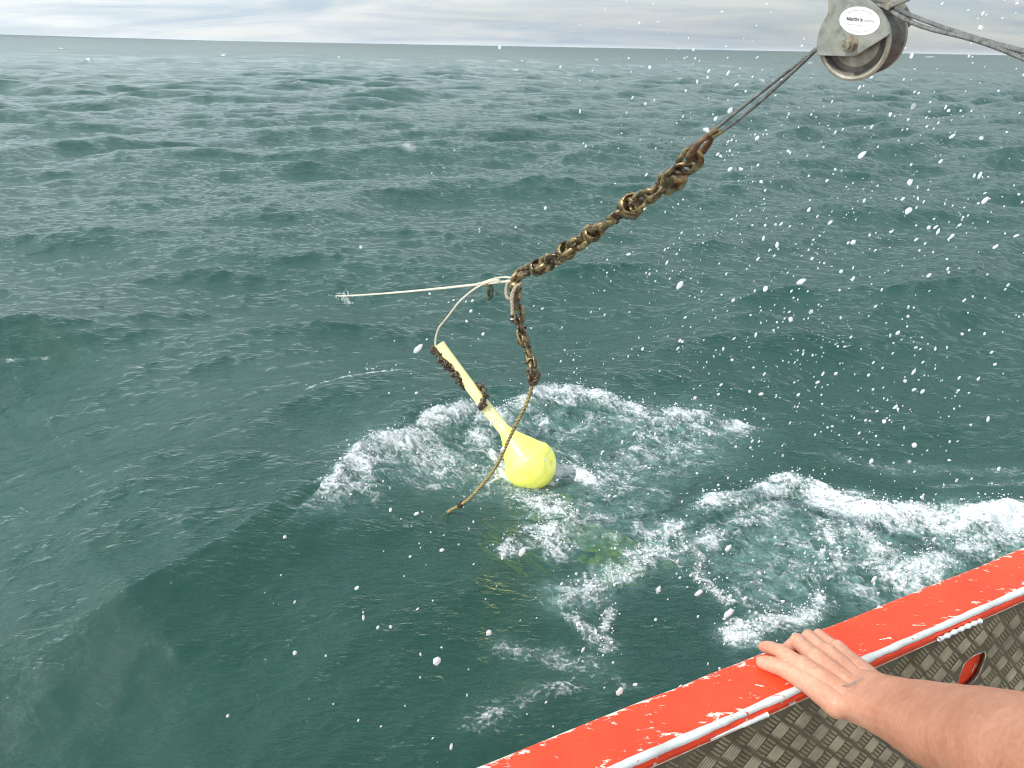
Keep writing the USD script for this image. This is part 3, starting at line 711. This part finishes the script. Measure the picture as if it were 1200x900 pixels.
# ---------------------------------------------------------------- pulley block
BT = 2.1; S_ = BT / FOC
bc = W(996.5, 51, BT)
zc = -ray(996.5, 51); xr = unit(Rt - zc * (Rt @ zc)); yu = np.cross(zc, xr)
th_ = math.radians(27); zb = unit(zc * math.cos(th_) - xr * math.sin(th_) - yu * .20); xb = unit(xr - zb * (xr @ zb)); yb = np.cross(zb, xb)
FC = math.cos(th_)
block = thing('pulley_block', 'grey steel pulley block with white oval sticker hanging at the top right', 'pulley', loc=bc)
def bl(m): return place(m, xb, yb, zb, bc)
def L2(u, v):
    d = ray(u, v); q = EYE + d * (((bc - EYE) @ zb) / (d @ zb)) - bc
    return (q @ xb, q @ yb)
pl_px = [(969, -60), (969.5, -20), (970.3, 5), (970.3, 14), (968, 19.5), (962.5, 28), (959, 38), (957.3, 47), (956.7, 57), (957.3, 63.5), (959.5, 65.2), (975, 65.6), (998, 66.2), (1003, 65), (1010, 61), (1040, 42), (1042.6, 39.5), (1043, 35.5), (1041.5, 29), (1037.5, 21), (1032, 12.5), (1024, 5), (1016, -1), (1013, -8), (1013, -60)]
cheek = sg.Polygon([L2(*q) for q in pl_px]).buffer(.004, quad_segs=6).buffer(-.004, quad_segs=6)
TH = .108                                                       # between the two outer faces
c1 = bevel_prism(cheek, .007, .0012); c1.apply_translation((0, 0, -.007))
obj('cheek_plate', bl(c1), M['galv'], block, smooth=30)
c2 = c1.copy(); c2.apply_translation((0, 0, -TH + .007))
obj('cheek_plate', bl(c2), M['galv'], block, smooth=30)
RS = .0855
zt, zbk = -.011, -TH + .011
prof = np.array([(.002, zt - .012), (.015, zt - .012), (.030, zt - .012), (.034, zt - .016), (.045, zt - .016), (.056, zt - .016), (RS - .018, zt - .016), (RS - .015, zt - .013), (RS - .011, zt - .002), (RS - .006, zt), (RS - .001, zt - .001), (RS, zt - .006),
                 (RS - .002, zt - .010), (RS - .010, zt - .020), (RS - .019, zt - .032), (RS - .022, (zt + zbk) / 2),
                 (RS - .019, zbk + .032), (RS - .010, zbk + .020), (RS - .002, zbk + .010), (RS, zbk + .006), (RS - .001, zbk + .001), (RS - .006, zbk), (.0, zbk)])
sh = trimesh.creation.revolve(prof, sections=72)
sh = trimesh.Trimesh(sh.vertices, sh.faces, process=True); sh.fix_normals()
sv = np.asarray(sh.vertices); cen = sv[sh.faces].mean(1); rad = np.hypot(cen[:, 0], cen[:, 1])
gm = (rad > RS - .030) & (cen[:, 2] < zt - .009) & (cen[:, 2] > zbk + .009)
shv = obj('sheave', bl(trimesh.Trimesh(sv, sh.faces[~gm], process=False)), M['sheave'], block, smooth=28)
obj('groove', bl(trimesh.Trimesh(sv, sh.faces[gm], process=False)), M['groove'], shv, smooth=35, label='dark rusty groove of the sheave')
def hexnut(r, h, z):
    m = prism(sg.Point(0, 0).buffer(r, quad_segs=64).intersection(sg.Polygon([(r * 1.0 * math.cos(a), r * 1.0 * math.sin(a)) for a in np.radians(np.arange(6) * 60 + 12)])), h); m.apply_translation((0, 0, z)); return m
wsh = trimesh.creation.cylinder(.0175, .003, sections=32); wsh.apply_translation((0, 0, .0015))
bt = obj('bolt', bl(hexnut(.0155, .011, .003)), M['bolt'], block, smooth=20)
obj('washer', bl(wsh), M['bolt'], bt, smooth=20)
sh_ = trimesh.creation.cylinder(.0090, .010, sections=24); sh_.apply_translation((0, 0, .019)); obj('bolt_end', bl(sh_), M['bolt'], bt, smooth=25)
ax_ = trimesh.creation.cylinder(.010, TH, sections=24); ax_.apply_translation((0, 0, -TH / 2)); obj('axle', bl(ax_), M['bolt'], block, smooth=25)
# the pin between the plates, near the line's way out, and a bit of purple cord
for q, r in (((1038, 8), .007), ((985, -30), .007)):
    c = trimesh.creation.cylinder(r, TH - .014, sections=20); c.apply_translation((*L2(*q), -TH / 2)); obj('spacer_pin', bl(c), M['bolt'], block, smooth=25)
pc = spline([np.array([*L2(1012, -6), -.030]), np.array([*L2(1022, -3), -.042]), np.array([*L2(1030, 1), -.060]), np.array([*L2(1034, 6), -.085])], 30)
obj('cord', bl(tube(pc, .0032, 8)), M['purple'], block, label='bit of purple cord between the cheek plates')
# sticker
ell = sg.Point(0, 0).buffer(1, quad_segs=24); from shapely import affinity as af
sc_ = L2(1007.2, 24.6)
el = af.translate(af.rotate(af.scale(ell, .0437 / FC * .96, .0290), -3), *sc_)
s1 = prism(el, .0006); s1.apply_translation((0, 0, .0002)); stk = obj('sticker', bl(s1), M['sticker'], block, smooth=False, label='white oval sticker with small lettering')
def text(t, h, x, y, mat, bold, shear=.18, sx=1.0):
    m = meshkit.text_mesh(t, h, .0003, bold); b = m.bounds
    m.vertices = np.asarray(m.vertices) - [b[0, 0], 0, 0]
    vv = np.asarray(m.vertices).copy(); vv[:, 0] = vv[:, 0] * sx + vv[:, 1] * shear; vv += [x, y, .0009]; m.vertices = vv
    obj('lettering', bl(m), mat, stk, smooth=False)
text("Martin's", .0072, sc_[0] - .030, sc_[1] - .0005, M['ink'], True)
text("marine", .0060, sc_[0] + .010, sc_[1] - .0005, M['ink_faint'], False, sx=.9)
dots = []
for k in range(40):
    a = 2 * math.pi * k / 40
    if .12 < (k / 40) % .5 < .40:
        bx = trimesh.creation.box((.0032, .0014 + .0012 * (k % 3 == 0), .0003)); bx.apply_transform(trimesh.transformations.rotation_matrix(a + math.pi / 2, (0, 0, 1)))
        bx.apply_translation((sc_[0] + .037 * math.cos(a), sc_[1] + .0225 * math.sin(a), .0010)); dots.append(bx)
for k in range(7):
    bx = trimesh.creation.box((.0036, .0013, .0003)); bx.apply_translation((sc_[0] - .024 + k * .0048, sc_[1] - .0085, .0010)); dots.append(bx)
obj('faint_print', bl(cat(dots)), M['ink_faint'], stk, smooth=False, kind='stuff')
# hanging shackle above the picture
shp = spline([np.array([*L2(975, -52), -.054]), np.array([*L2(972, -95), -.054]), np.array([*L2(991, -118), -.054]), np.array([*L2(1010, -95), -.054]), np.array([*L2(1007, -52), -.054])], 40)
obj('shackle', bl(tube(shp, .009, 12)), M['galv'], block)

# ---------------------------------------------------------------- wire rope: from the winch over the sheave to the chain
def bpnt(u, v, dz): 
    q = L2(u, v); return bc + xb * q[0] + yb * q[1] + zb * dz
KINK_T, KINK = 3.75, (603, 331)
def tline(u):                                                   # distance along the loaded line, from the block to the kink
    a = (957 - u) / (957 - 603); return 1 / (1 / 2.12 + (1 / KINK_T - 1 / 2.12) * a)
for k, (du, dv, lab) in enumerate(((-2.2, -1.2, 'upper strand of the grey steel wire from pulley to chain'), (2.6, 2.2, 'lower strand of the grey steel wire from pulley to chain'))):
    o = (k - .5) * .012
    q0 = bpnt(958, 50, -.054 + o); q1 = W(838 + du, 155 + dv, tline(838))
    top = [bpnt(966, 36, -.054 + o), bpnt(975, 22, -.054 + o), bpnt(992, 11, -.054 + o), bpnt(1008, 9.5, -.054 + o)]
    low = [q1 + (q0 - q1) * f_ + (Rt * (du * .0022) + Up * (-dv * .0016 - .004)) * math.sin(math.pi * f_ ** .7) for f_ in np.linspace(0, 1, 12)]
    p0, p1 = bpnt(1024, 12.5, -.054 + o), W(1340, 90 + 16 * k, 1.36)
    outp = [p0 + (p1 - p0) * f_ + [0, 0, -.012 * math.sin(math.pi * f_) - .006 * k * math.sin(9 * f_)] for f_ in np.linspace(.06, 1, 14)]
    path = spline(low + top + outp, 420)
    w = thing('wire_rope', lab, 'wire', loc=low[0])
    obj('wire', lay_rope(resample(path, .004), .0044, .060, 5, 5), M['wire'], w, smooth=True)
    ud = unit(low[1] - low[0]); fer = resample(np.array([low[0] - ud * .018, low[0], low[0] + ud * .022]), .004)
    obj('ferrule', lumpy(tube(fer, .0068, 10), .003, 120, k), M['chain'], w, label='brown end of the wire')

# ---------------------------------------------------------------- chain
def link_path(c, ax, wd, L, Wd, n=28):
    """Centre line of an oval link: axis ax, width direction wd, inner straight sides."""
    h = L / 2 - Wd / 2; pts = []
    for a in np.linspace(0, 2 * np.pi, n, endpoint=False):
        x, y = math.cos(a) * Wd / 2, math.sin(a) * Wd / 2
        pts.append(c + ax * (x + (h if x > 0 else -h)) + wd * y)
    p = np.array(pts); p = np.vstack([p, p[:1]]); return resample(p, np.linalg.norm(np.diff(p, axis=0), axis=1).sum() / 30)[:-1]
chain_pts = spline([W(826, 165, tline(826)), W(790, 207, tline(790)), W(735, 245, tline(735)), W(665, 294, tline(665)), W(622, 316, tline(622)), W(603, 333, KINK_T), W(606, 356, 3.74), W(611, 390, 3.73), W(621, 418, 3.72), W(625, 440, 3.71)], 500)
chain = thing('mooring_chain', 'heavy twisted chain caked in brown growth, hauled from the water by the wire', 'chain', loc=chain_pts[330])
cs = np.r_[0, np.cumsum(np.linalg.norm(np.diff(chain_pts, axis=0), axis=1))]
def at_s(s):
    p = np.array([np.interp(s, cs, chain_pts[:, k]) for k in range(3)]); q = np.array([np.interp(min(s + .02, cs[-1]), cs, chain_pts[:, k]) for k in range(3)]); q0 = np.array([np.interp(max(s - .02, 0), cs, chain_pts[:, k]) for k in range(3)])
    return p, unit(q - q0)
print('chain length', cs[-1])
bar = .0100
pitch = .067
s = .03; i = 0
gr = np.random.default_rng(3)
while s < cs[-1] - .01:
    c, ax = at_s(s)
    view = unit(c - EYE); side = unit(np.cross(ax, view)); dep_ = np.cross(ax, side)
    ang = (0 if i % 2 else math.pi / 2) + .75 * math.sin(i * .9) + gr.normal(0, .22)
    wd = side * math.cos(ang) + dep_ * math.sin(ang)
    low_part = s > cs[-1] * .72
    L, Wd = (.100, .056) if not low_part else (.085, .044)
    r = bar * (1.0 if not low_part else .82)
    lp = link_path(c, ax, wd, L, Wd)
    rr_ = r * (1 + .42 * (meshkit.fbm(lp * 26, 3, i) - .5) * 2)
    m = lumpy(tube(lp, rr_, 10, closed=True), .0060, 30, i)
    if m.volume < 0: m.invert()
    if i > 3 or True: obj('link', m, M['chain_rust'] if i < 1 else M['chain'], chain, smooth=True)
    s += pitch * (1 if not low_part else .82); i += 1
# swivel body, shackle cups and lugs that break the run of links
def cup(s, r, ln, open_dir, name, mat='chain', seed=0):
    c, ax = at_s(s); view = unit(c - EYE); side = unit(np.cross(ax, view)); dp = -np.cross(ax, side)
    od = unit(open_dir[0] * ax + open_dir[1] * side + open_dir[2] * -view)
    p = np.array([(0.0, -r * .95), (r * .55, -r * .82), (r * .92, -r * .35), (r, r * .15), (r * .90, r * .62), (r * .72, r * .70), (r * .62, r * .45), (r * .5, 0), (0, -r * .35)])
    m = trimesh.creation.revolve(p, sections=28); m = trimesh.Trimesh(m.vertices, m.faces, process=True); m = m.subdivide(); m.fix_normals()
    x = unit(np.cross(od, view)); y = np.cross(od, x)
    m = place(m, x, y, od, c); m = lumpy(m, r * .16, 38, seed)
    obj(name, m, M[mat], chain, smooth=50)
tot = cs[-1]
def s_of(u): 
    k = np.argmin([abs((600 + FOC * ((p - EYE) @ Rt) / ((p - EYE) @ Fw)) - u) + (1e3 if j > 330 else 0) for j, p in enumerate(chain_pts)]); return cs[k]
c, ax = at_s(s_of(788)); view = unit(c - EYE); side = unit(np.cross(ax, view))
sw = trimesh.creation.icosphere(3, 1.0); sw = place(sw, ax * .050, side * .038, np.cross(ax, side) * .034, c + side * .006)
if sw.volume < 0: sw.invert()
obj('swivel', lumpy(sw, .008, 34, 2), M['chain'], chain, smooth=True, label='round swivel body on the upper chain')
for u, r, od, sdx in ((740, .046, (-.5, -.3, .8), 1), (693, .034, (-.9, -.3, .3), 2), (664, .040, (-.4, -.4, .8), 3), (630, .037, (-.4, -.4, .8), 4)):
    cup(s_of(u), r, .05, od, 'shackle_cup', seed=sdx)
for fr, r, od, sdx in ((.805, .030, (0, 0, 1), 5), (.91, .030, (-.3, -.7, .5), 6), (.965, .020, (.2, -.3, .9), 7)):
    cup(tot * fr, r, .04, od, 'shackle_cup', seed=sdx)
# growth that clings between the links
gl_ = []
for k in range(90):
    s = gr.uniform(.05, tot); c, ax = at_s(s); v = unit(gr.normal(size=3)); r = gr.uniform(.005, .013)
    b = trimesh.creation.icosphere(1, r); b.apply_scale(gr.uniform(.6, 1.3, 3)); b.apply_translation(c + v * gr.uniform(.008, .030)); gl_.append(lumpy(b, r * .3, 90, k))
obj('growth', cat(gl_), M['mussel'], chain, smooth=True, kind='stuff', label='dark weed and mussels clinging between the links')
# bright water running off the top links
# white line end lashed round the kink, with a black tip
kp = W(600, 333, KINK_T - .05)

# ---------------------------------------------------------------- buoy
bz = sea_z(*G(620, 556, .08)[:2])
FT = min(np.linspace(4.4, 4.85, 60), key=lambda t: abs(W(621.5, 544, t)[2] - sea_z(*W(621.5, 544, t)[:2]) - .085))
print('float at', FT, sea_z(*W(621.5, 544, FT)[:2]))
FLT = W(621.5, 544, FT); TOP = W(515, 403, FT + .02)
axb = unit(TOP - FLT); PLEN = np.linalg.norm(TOP - FLT)
buoy = thing('pickup_buoy', 'pale yellow pear-shaped float with long pole, lying tilted in the foam', 'buoy', loc=FLT)
R_ = .146 * FT / 4.46
pr = [(0, -R_)] + [(R_ * math.sin(a), -R_ * math.cos(a)) for a in np.linspace(.12, 1.85, 24)]
pr += [(.1225, .081), (.101, .121), (.079, .160), (.059, .197), (.044, .230), (.036, .252), (.001, .256)]
fm = trimesh.creation.revolve(np.array(pr), sections=64); fm = trimesh.Trimesh(fm.vertices, fm.faces, process=True); fm.fix_normals()
fm = fm.subdivide()
xq = unit(np.cross(axb, -ray(620, 545))); yq = np.cross(axb, xq)
fm = place(fm, xq, yq, axb, FLT)
if fm.volume < 0: fm.invert()
dent = W(643, 541, FT - .08); v = np.asarray(fm.vertices).copy(); dd = np.linalg.norm(v - dent, axis=1)
v -= np.asarray(fm.vertex_normals) * (.020 * np.exp(-(dd / .045) ** 2))[:, None]
fm.vertices = v
obj('float', lumpy(fm, .005, 4, 3), M['yellow'], buoy, smooth=True)
pp = np.array([FLT + axb * t for t in np.linspace(.225, PLEN, 60)])
pt, pN, pB = frames(pp); sagv = np.array([0, 0, -1.0]) - axb * (-axb[2])
pp += sagv[None] * (.012 * np.sin(np.linspace(0, np.pi, 60)))[:, None]
obj('pole', lumpy(tube(pp, np.linspace(.037, .030, 60), 20), .0012, 18, 2), M['pole'], buoy, smooth=40)
# weed-covered cord wound on the pole
def along(t): return FLT + axb * (PLEN * t)
toC = unit(EYE - along(.6)); sdl = unit(np.cross(axb, toC))      # left/right of the pole as seen
if (sdl @ Rt) > 0: sdl = -sdl
tc_ = unit(np.cross(sdl, axb)); tc_ = tc_ if tc_ @ toC > 0 else -tc_
wp = spline([along(1.02) + sdl * .045, along(.97) + sdl * .05, along(.90) + sdl * .045 + tc_ * .02, along(.80) + sdl * .040 + tc_ * .02, along(.72) + sdl * .035 + tc_ * .01, along(.655) + sdl * .020 - tc_ * .038, along(.625) - sdl * .035 - tc_ * .02, along(.58) - sdl * .046 + tc_ * .01, along(.535) - sdl * .028 + tc_ * .036, along(.510) + sdl * .008 + tc_ * .044, along(.49) + sdl * .034 + tc_ * .02], 160)
cord = thing('weedy_cord', 'dark mussel-covered cord wound round the yellow pole', 'cord', loc=along(.9))
obj('cord', lumpy(tube(wp, .012 + .005 * np.sin(np.arange(160) * .45) * np.sin(np.arange(160) * .13), 10), .006, 60, 5), M['mussel'], cord, smooth=True)
gb = []
for k in range(230):
    i = gr.integers(0, 160); r = gr.uniform(.005, .012); b = trimesh.creation.icosphere(1, r); b.apply_scale(gr.uniform(.5, 1.6, 3)); b.apply_translation(wp[i] + gr.normal(0, .010, 3)); gb.append(b)
for k in range(46):                                              # hairy bits that stick out near the top
    i = gr.integers(0, 70); d = unit(gr.normal(size=3)); gb.append(tube(np.array([wp[i], wp[i] + d * .012 + [0, 0, .004], wp[i] + d * gr.uniform(.018, .034)]), np.array([.003, .002, .0008]), 5))
obj('growth', cat(gb), M['mussel'], cord, smooth=True, kind='stuff')
# ---------------------------------------------------------------- lines
zr = sea_z(*G(397, 347)[:2])
for _ in range(12): zr = .5 * zr + .5 * sea_z(*G(397, 347, zr)[:2])
end_l = G(397, 347, zr)
def rope_thing(name, label, cat_, pts, r, pitch_, mat, step=.006, strands=3, pname='rope', straight=False):
    t = thing(name, label, cat_, loc=pts[0]); p = resample(pts if straight else spline(pts, 300), step)
    obj(pname, lay_rope(p, r, pitch_, strands, 6), M[mat], t, smooth=True); return t, p
a0 = W(600, 329, KINK_T - .03)
def on_line(u, v): 
    f_ = (600 - u) / (600 - 397); T = 1 / (1 / KINK_T + (1 / np.linalg.norm(end_l - EYE) - 1 / KINK_T) * f_); return W(u, v, T)
tl, pl_ = rope_thing('taut_line', 'taut cream line running from the chain bend out to the water at left', 'rope', [a0 + (end_l - a0) * f_ + [0, 0, -.012 * math.sin(math.pi * f_)] for f_ in np.linspace(0, 1.05, 60)], .0072, .05, 'line', straight=True)
# second part of the bridle, a slack strand beside it, and the knot
obj('strand', lay_rope(resample(spline([W(601, 326, KINK_T - .04), W(588, 325, 3.80), W(574, 328, 3.9), on_line(562, 331)], 60), .006), .0045, .03), M['line'], tl, smooth=True)
kn = [lumpy(sphere(pl_[int(len(pl_) * .06)] , .016, 2), .006, 60, 1)]
obj('knot', kn[0], M['olive_rope'], tl, smooth=True)
bl_, bpth = rope_thing('buoy_line', 'thin pale line looping down to the top of the yellow pole', 'rope', [W(585, 328, 3.78), W(566, 333, 3.85), W(548, 345, 3.98), W(531, 363, FT - .36), W(519, 378, FT - .14), W(512, 390, FT - .02), along(1.0) + sdl * .03, along(.93) + sdl * .045], .0058, .04, 'line')
tag_m = lumpy(sphere(W(520, 376, FT - .15), .011, 2), .004, 70, 2); tag_m.apply_translation((0, 0, 0)); obj('weed_knot', tag_m, M['mussel'], bl_, smooth=True)
# lashing round the kink with its black tip
lash = [W(596, 331, 3.70), W(593, 341, 3.68), W(597, 350, 3.66), W(601, 347, 3.66), W(602, 340, 3.66), W(607, 334, 3.66), W(612, 333, 3.68)]
ls, _ = rope_thing('lashing', 'cream rope tail lashed round the chain bend, with black taped end', 'rope', lash, .0075, .05, 'dirty_line')
obj('rope_tail', lay_rope(resample(spline([W(603, 338, 3.655), W(600, 347, 3.65), W(600, 358, 3.65), W(600, 371, 3.65)], 60), .006), .0080, .05), M['dirty_line'], ls, smooth=True)
obj('tape', tube(np.array([W(600, 369, 3.65), W(600.2, 373.2, 3.65)]), .0088, 12), M['black'], ls)
obj('tape', tube(np.array([W(600.2, 374.6, 3.65), W(600.5, 378.5, 3.65)]), .0088, 12), M['black'], ls)
obj('tape_band', tube(np.array([W(600.2, 373.2, 3.65), W(600.2, 374.6, 3.65)]), .0086, 12), M['white_plastic'], ls)
lug = trimesh.creation.icosphere(2, 1.0); lug = place(lug, Rt * .030, Up * .034, -Fw * .022, W(604, 336, 3.73))
obj('shackle_lug', lumpy(lug, .006, 50, 9), M['chain'], chain, smooth=True)
# olive rope from the chain's lower end, past the float, into the water
re_z = -.04; re = G(514, 612, re_z)
orp = [chain_pts[-1] + [0, 0, .03], W(624, 447, 3.71), W(618, 470, 3.74), W(606, 495, 3.80), W(594, 520, 3.88), W(582, 545, 3.98), W(566, 567, 4.10), W(545, 588, 4.24), re, re + (re - W(545, 588, 4.24)) * .08 + [0, 0, -.03]]
orr, op = rope_thing('olive_rope', 'worn olive rope hanging from the chain, crossing the float into the water', 'rope', orp, .0092, .065, 'olive_rope')
fr_ = []
for k in range(9):
    i = int(len(op) * gr.uniform(.80, .93)); d = unit(op[min(i + 8, len(op) - 1)] - op[i]); q = unit(gr.normal(size=3)); fr_.append(tube(spline([op[i], op[i] + d * .05 + q * .014, op[i] + d * .12 + q * .018], 10), np.linspace(.004, .0015, 10), 5))
obj('frayed_strand', cat(fr_), M['olive_rope'], orr, smooth=True, kind='stuff')
kn2 = lumpy(tube(op[int(len(op) * .735):int(len(op) * .735) + 6], .017, 10), .004, 80, 3); obj('dark_whipping', kn2, M['mussel'], orr)
knot3 = [lumpy(tube(link_path(W(625 + dx, 441 + dy, 3.70), unit(Up + .4 * dx * Rt), unit(Rt + .3 * Fw * (k - 1)), .05, .042), .0085, 8, closed=True), .003, 60, k) for k, (dx, dy) in enumerate(((-1, -3), (1, 1), (0, 3)))]
for m in knot3: obj('knot_turn', m, M['mussel'], orr, smooth=True)
# hanging tuft of weed
tuft = thing('seaweed_tuft', 'small scrap of seaweed hanging under the taut line', 'seaweed', loc=on_line(575, 335))
tb = []
base = on_line(575, 331)
for k in range(13):
    l = gr.uniform(.05, .10); pth = spline([base, base + [gr.normal(0, .010), gr.normal(0, .01), -l * .5], base + [gr.normal(.004, .014), gr.normal(0, .012), -l]], 9); tb.append(tube(pth, np.linspace(.0035, .0018, 9), 5))
    b = trimesh.creation.icosphere(1, .007); b.apply_scale((1, .5, 1.3)); b.apply_translation(pth[-1]); tb.append(b)
obj('strands', cat(tb), M['weed'], tuft, smooth=True)
# ---------------------------------------------------------------- yellow rope under the surface
sunk = thing('sunken_rope', 'tangle of yellow-green rope trailing just under the water below the float', 'rope', loc=G(680, 610, -.2))
pts = []
for k, (u, v) in enumerate([(648, 580), (662, 592), (650, 598), (676, 604), (668, 616), (700, 620), (722, 634), (742, 640), (728, 648), (706, 640), (724, 628), (746, 644)]):
    q = G(u, v, 0); pts.append(G(u, v, sea_z(q[0], q[1]) - .075 - .02 * (k % 3)))
sp = spline(pts, 260)
obj('rope', lumpy(tube(sp, .016 + .006 * np.sin(np.arange(260) * .3), 10), .012, 20, 3), M['sub_rope'], sunk, smooth=True)
tg = []
for k in range(130):
    f_ = gr.uniform(0, 1) ** .8; u, v = 640 + 100 * f_ + gr.normal(0, 10 + 8 * f_), 582 + 60 * f_ + gr.normal(0, 8); r = gr.uniform(.010, .034)
    q = G(u, v, 0); b = trimesh.creation.icosphere(2, r); b.apply_scale((gr.uniform(.8, 2.2), gr.uniform(.7, 1.4), .5)); b.apply_translation((q[0], q[1], sea_z(q[0], q[1]) - .06 - gr.uniform(.02, .12))); tg.append(lumpy(b, r * .35, 30, k))
obj('growth', cat(tg), M['sub_rope'], sunk, smooth=True, kind='stuff')
sl = []
for k in range(16):
    u, v = gr.uniform(580, 640), gr.uniform(590, 632); q3 = []
    for du, dv in ((-22, -12), (0, 0), (30, 14 + gr.normal(0, 4))):
        q = G(u + du, v + dv, 0); q3.append([q[0], q[1], sea_z(q[0], q[1]) - .22])
    sl.append(tube(spline(q3, 20), .008, 6))
obj('trailing_strand', cat(sl), plain('sunken_weed', (.20, .24, .03), .7, var=.3, scale=10), sunk, smooth=True, kind='stuff')

# ---------------------------------------------------------------- spray in the air, droplets and foam clumps
drop_mat = usdkit.material(stage, '/World/Looks/spray', {
    'g': ('glass_bsdf', {'color': (1, 1, 1), 'roughness': .05, 'IOR': 1.33}), 'd': ('diffuse_bsdf', {'color': (.86, .89, .89)}), 't': ('translucent_bsdf', {'color': (.86, .89, .89)}),
    'm0': ('mix_closure', {'fac': .45}), 'm': ('mix_closure', {'fac': .68})},
    [('d.BSDF', 'm0.closure1'), ('t.BSDF', 'm0.closure2'), ('g.BSDF', 'm.closure1'), ('m0.closure', 'm.closure2')], surface='m.closure')
ICO = trimesh.creation.icosphere(1, 1.0)
def drops(cs_, rs, stretch, g):
    n = len(cs_); V = np.asarray(ICO.vertices); out = np.empty((n, len(V), 3))
    for i in range(n):
        ax = unit(np.array([.55, .1, .9]) + g.normal(0, .28, 3)); q = V * (1 + .12 * g.normal(size=(len(V), 1)))
        out[i] = cs_[i] + rs[i] * (q + np.outer(q @ ax, ax) * (stretch[i] - 1))
    F_ = (np.asarray(ICO.faces)[None] + (np.arange(n) * len(V))[:, None, None]).reshape(-1, 3)
    return trimesh.Trimesh(out.reshape(-1, 3), F_, process=False)
g = np.random.default_rng(23)
n = 1900
c = np.c_[g.normal(1.35, .85, n), g.uniform(1.2, 5.2, n), g.uniform(.10, 2.75, n)]
cl = c[g.choice(n, 90, replace=False)]
c = np.vstack([c, np.repeat(cl, 14, 0) + g.normal(0, .10, (90 * 14, 3)) * np.repeat(g.uniform(.5, 1.6, 90), 14)[:, None]])
c = c[(c[:, 0] > -1.2) & (np.linalg.norm(c - EYE, axis=1) > 1.0)]
thin = g.uniform(size=len(c)) < np.clip(.35 + .65 * (c[:, 0] - .0) / 1.2, .16, 1)
c = c[thin]
c = np.vstack([c, np.c_[g.uniform(-.6, .9, 260), g.uniform(1.2, 3.4, 260), g.uniform(.15, 1.5, 260)]]); c = c[(c - E0) @ nv < -.06]
r = np.exp(g.normal(math.log(.0024), .56, len(c))).clip(.0008, .0068)
obj('spray', drops(c, r, 1 + g.uniform(0, 1.3, len(c)) ** 1.5, g), drop_mat, smooth=True, kind='stuff', label='white drops of spray flying through the air')
# clumps of froth thrown up along the breaking crests
flat = P2.reshape(-1, 2); fo_ = FO.reshape(-1); hn_ = HN.reshape(-1)
cand = np.where((fo_ > .85) & (E_.reshape(-1) > .55))[0]
pick = g.choice(cand, 3600, replace=False)
r = np.exp(g.normal(math.log(.0026), .45, len(pick))).clip(.001, .0075)
up_ = np.abs(g.normal(0, .030, len(pick))) * (g.uniform(size=len(pick)) < .6)
c = np.c_[flat[pick] + g.normal(0, .03, (len(pick), 2)), hn_[pick] + up_ + .004]
obj('froth', drops(c, r, np.ones(len(pick)), g), plain('froth', (.66, .69, .69), .6, var=.04), smooth=True, kind='stuff', label='froth thrown up from the breaking wave')
# splash where the taut line leaves the water
c = end_l + np.c_[g.normal(.05, .06, 90), g.normal(0, .05, 90), np.abs(g.normal(0, .03, 90)) - .02]
c2 = np.array([end_l + np.array([.02, 0, .0]) + np.array([.16, -.25, -.02]) * t for t in g.uniform(0, 1, 170)]) + g.normal(0, .018, (170, 3))
cc = np.vstack([c, c2]); obj('line_splash', drops(cc, g.uniform(.0022, .0065, len(cc)), np.ones(len(cc)), g), drop_mat, smooth=True, kind='stuff', label='small splash where the taut line cuts the water')

# ---------------------------------------------------------------- the air over the sea
HAZE = 1.3e-5
hz = trimesh.creation.box((100000, 100000, 63.0)); hz.apply_translation((0, 0, 28.0))
obj('haze', hz, usdkit.material(stage, '/World/Looks/haze', {'v': ('principled_volume', {'color': (.86, .92, .96), 'density': HAZE, 'anisotropy': .3})}, [], volume='v.volume'), smooth=False, kind='stuff', label='pale sea haze')
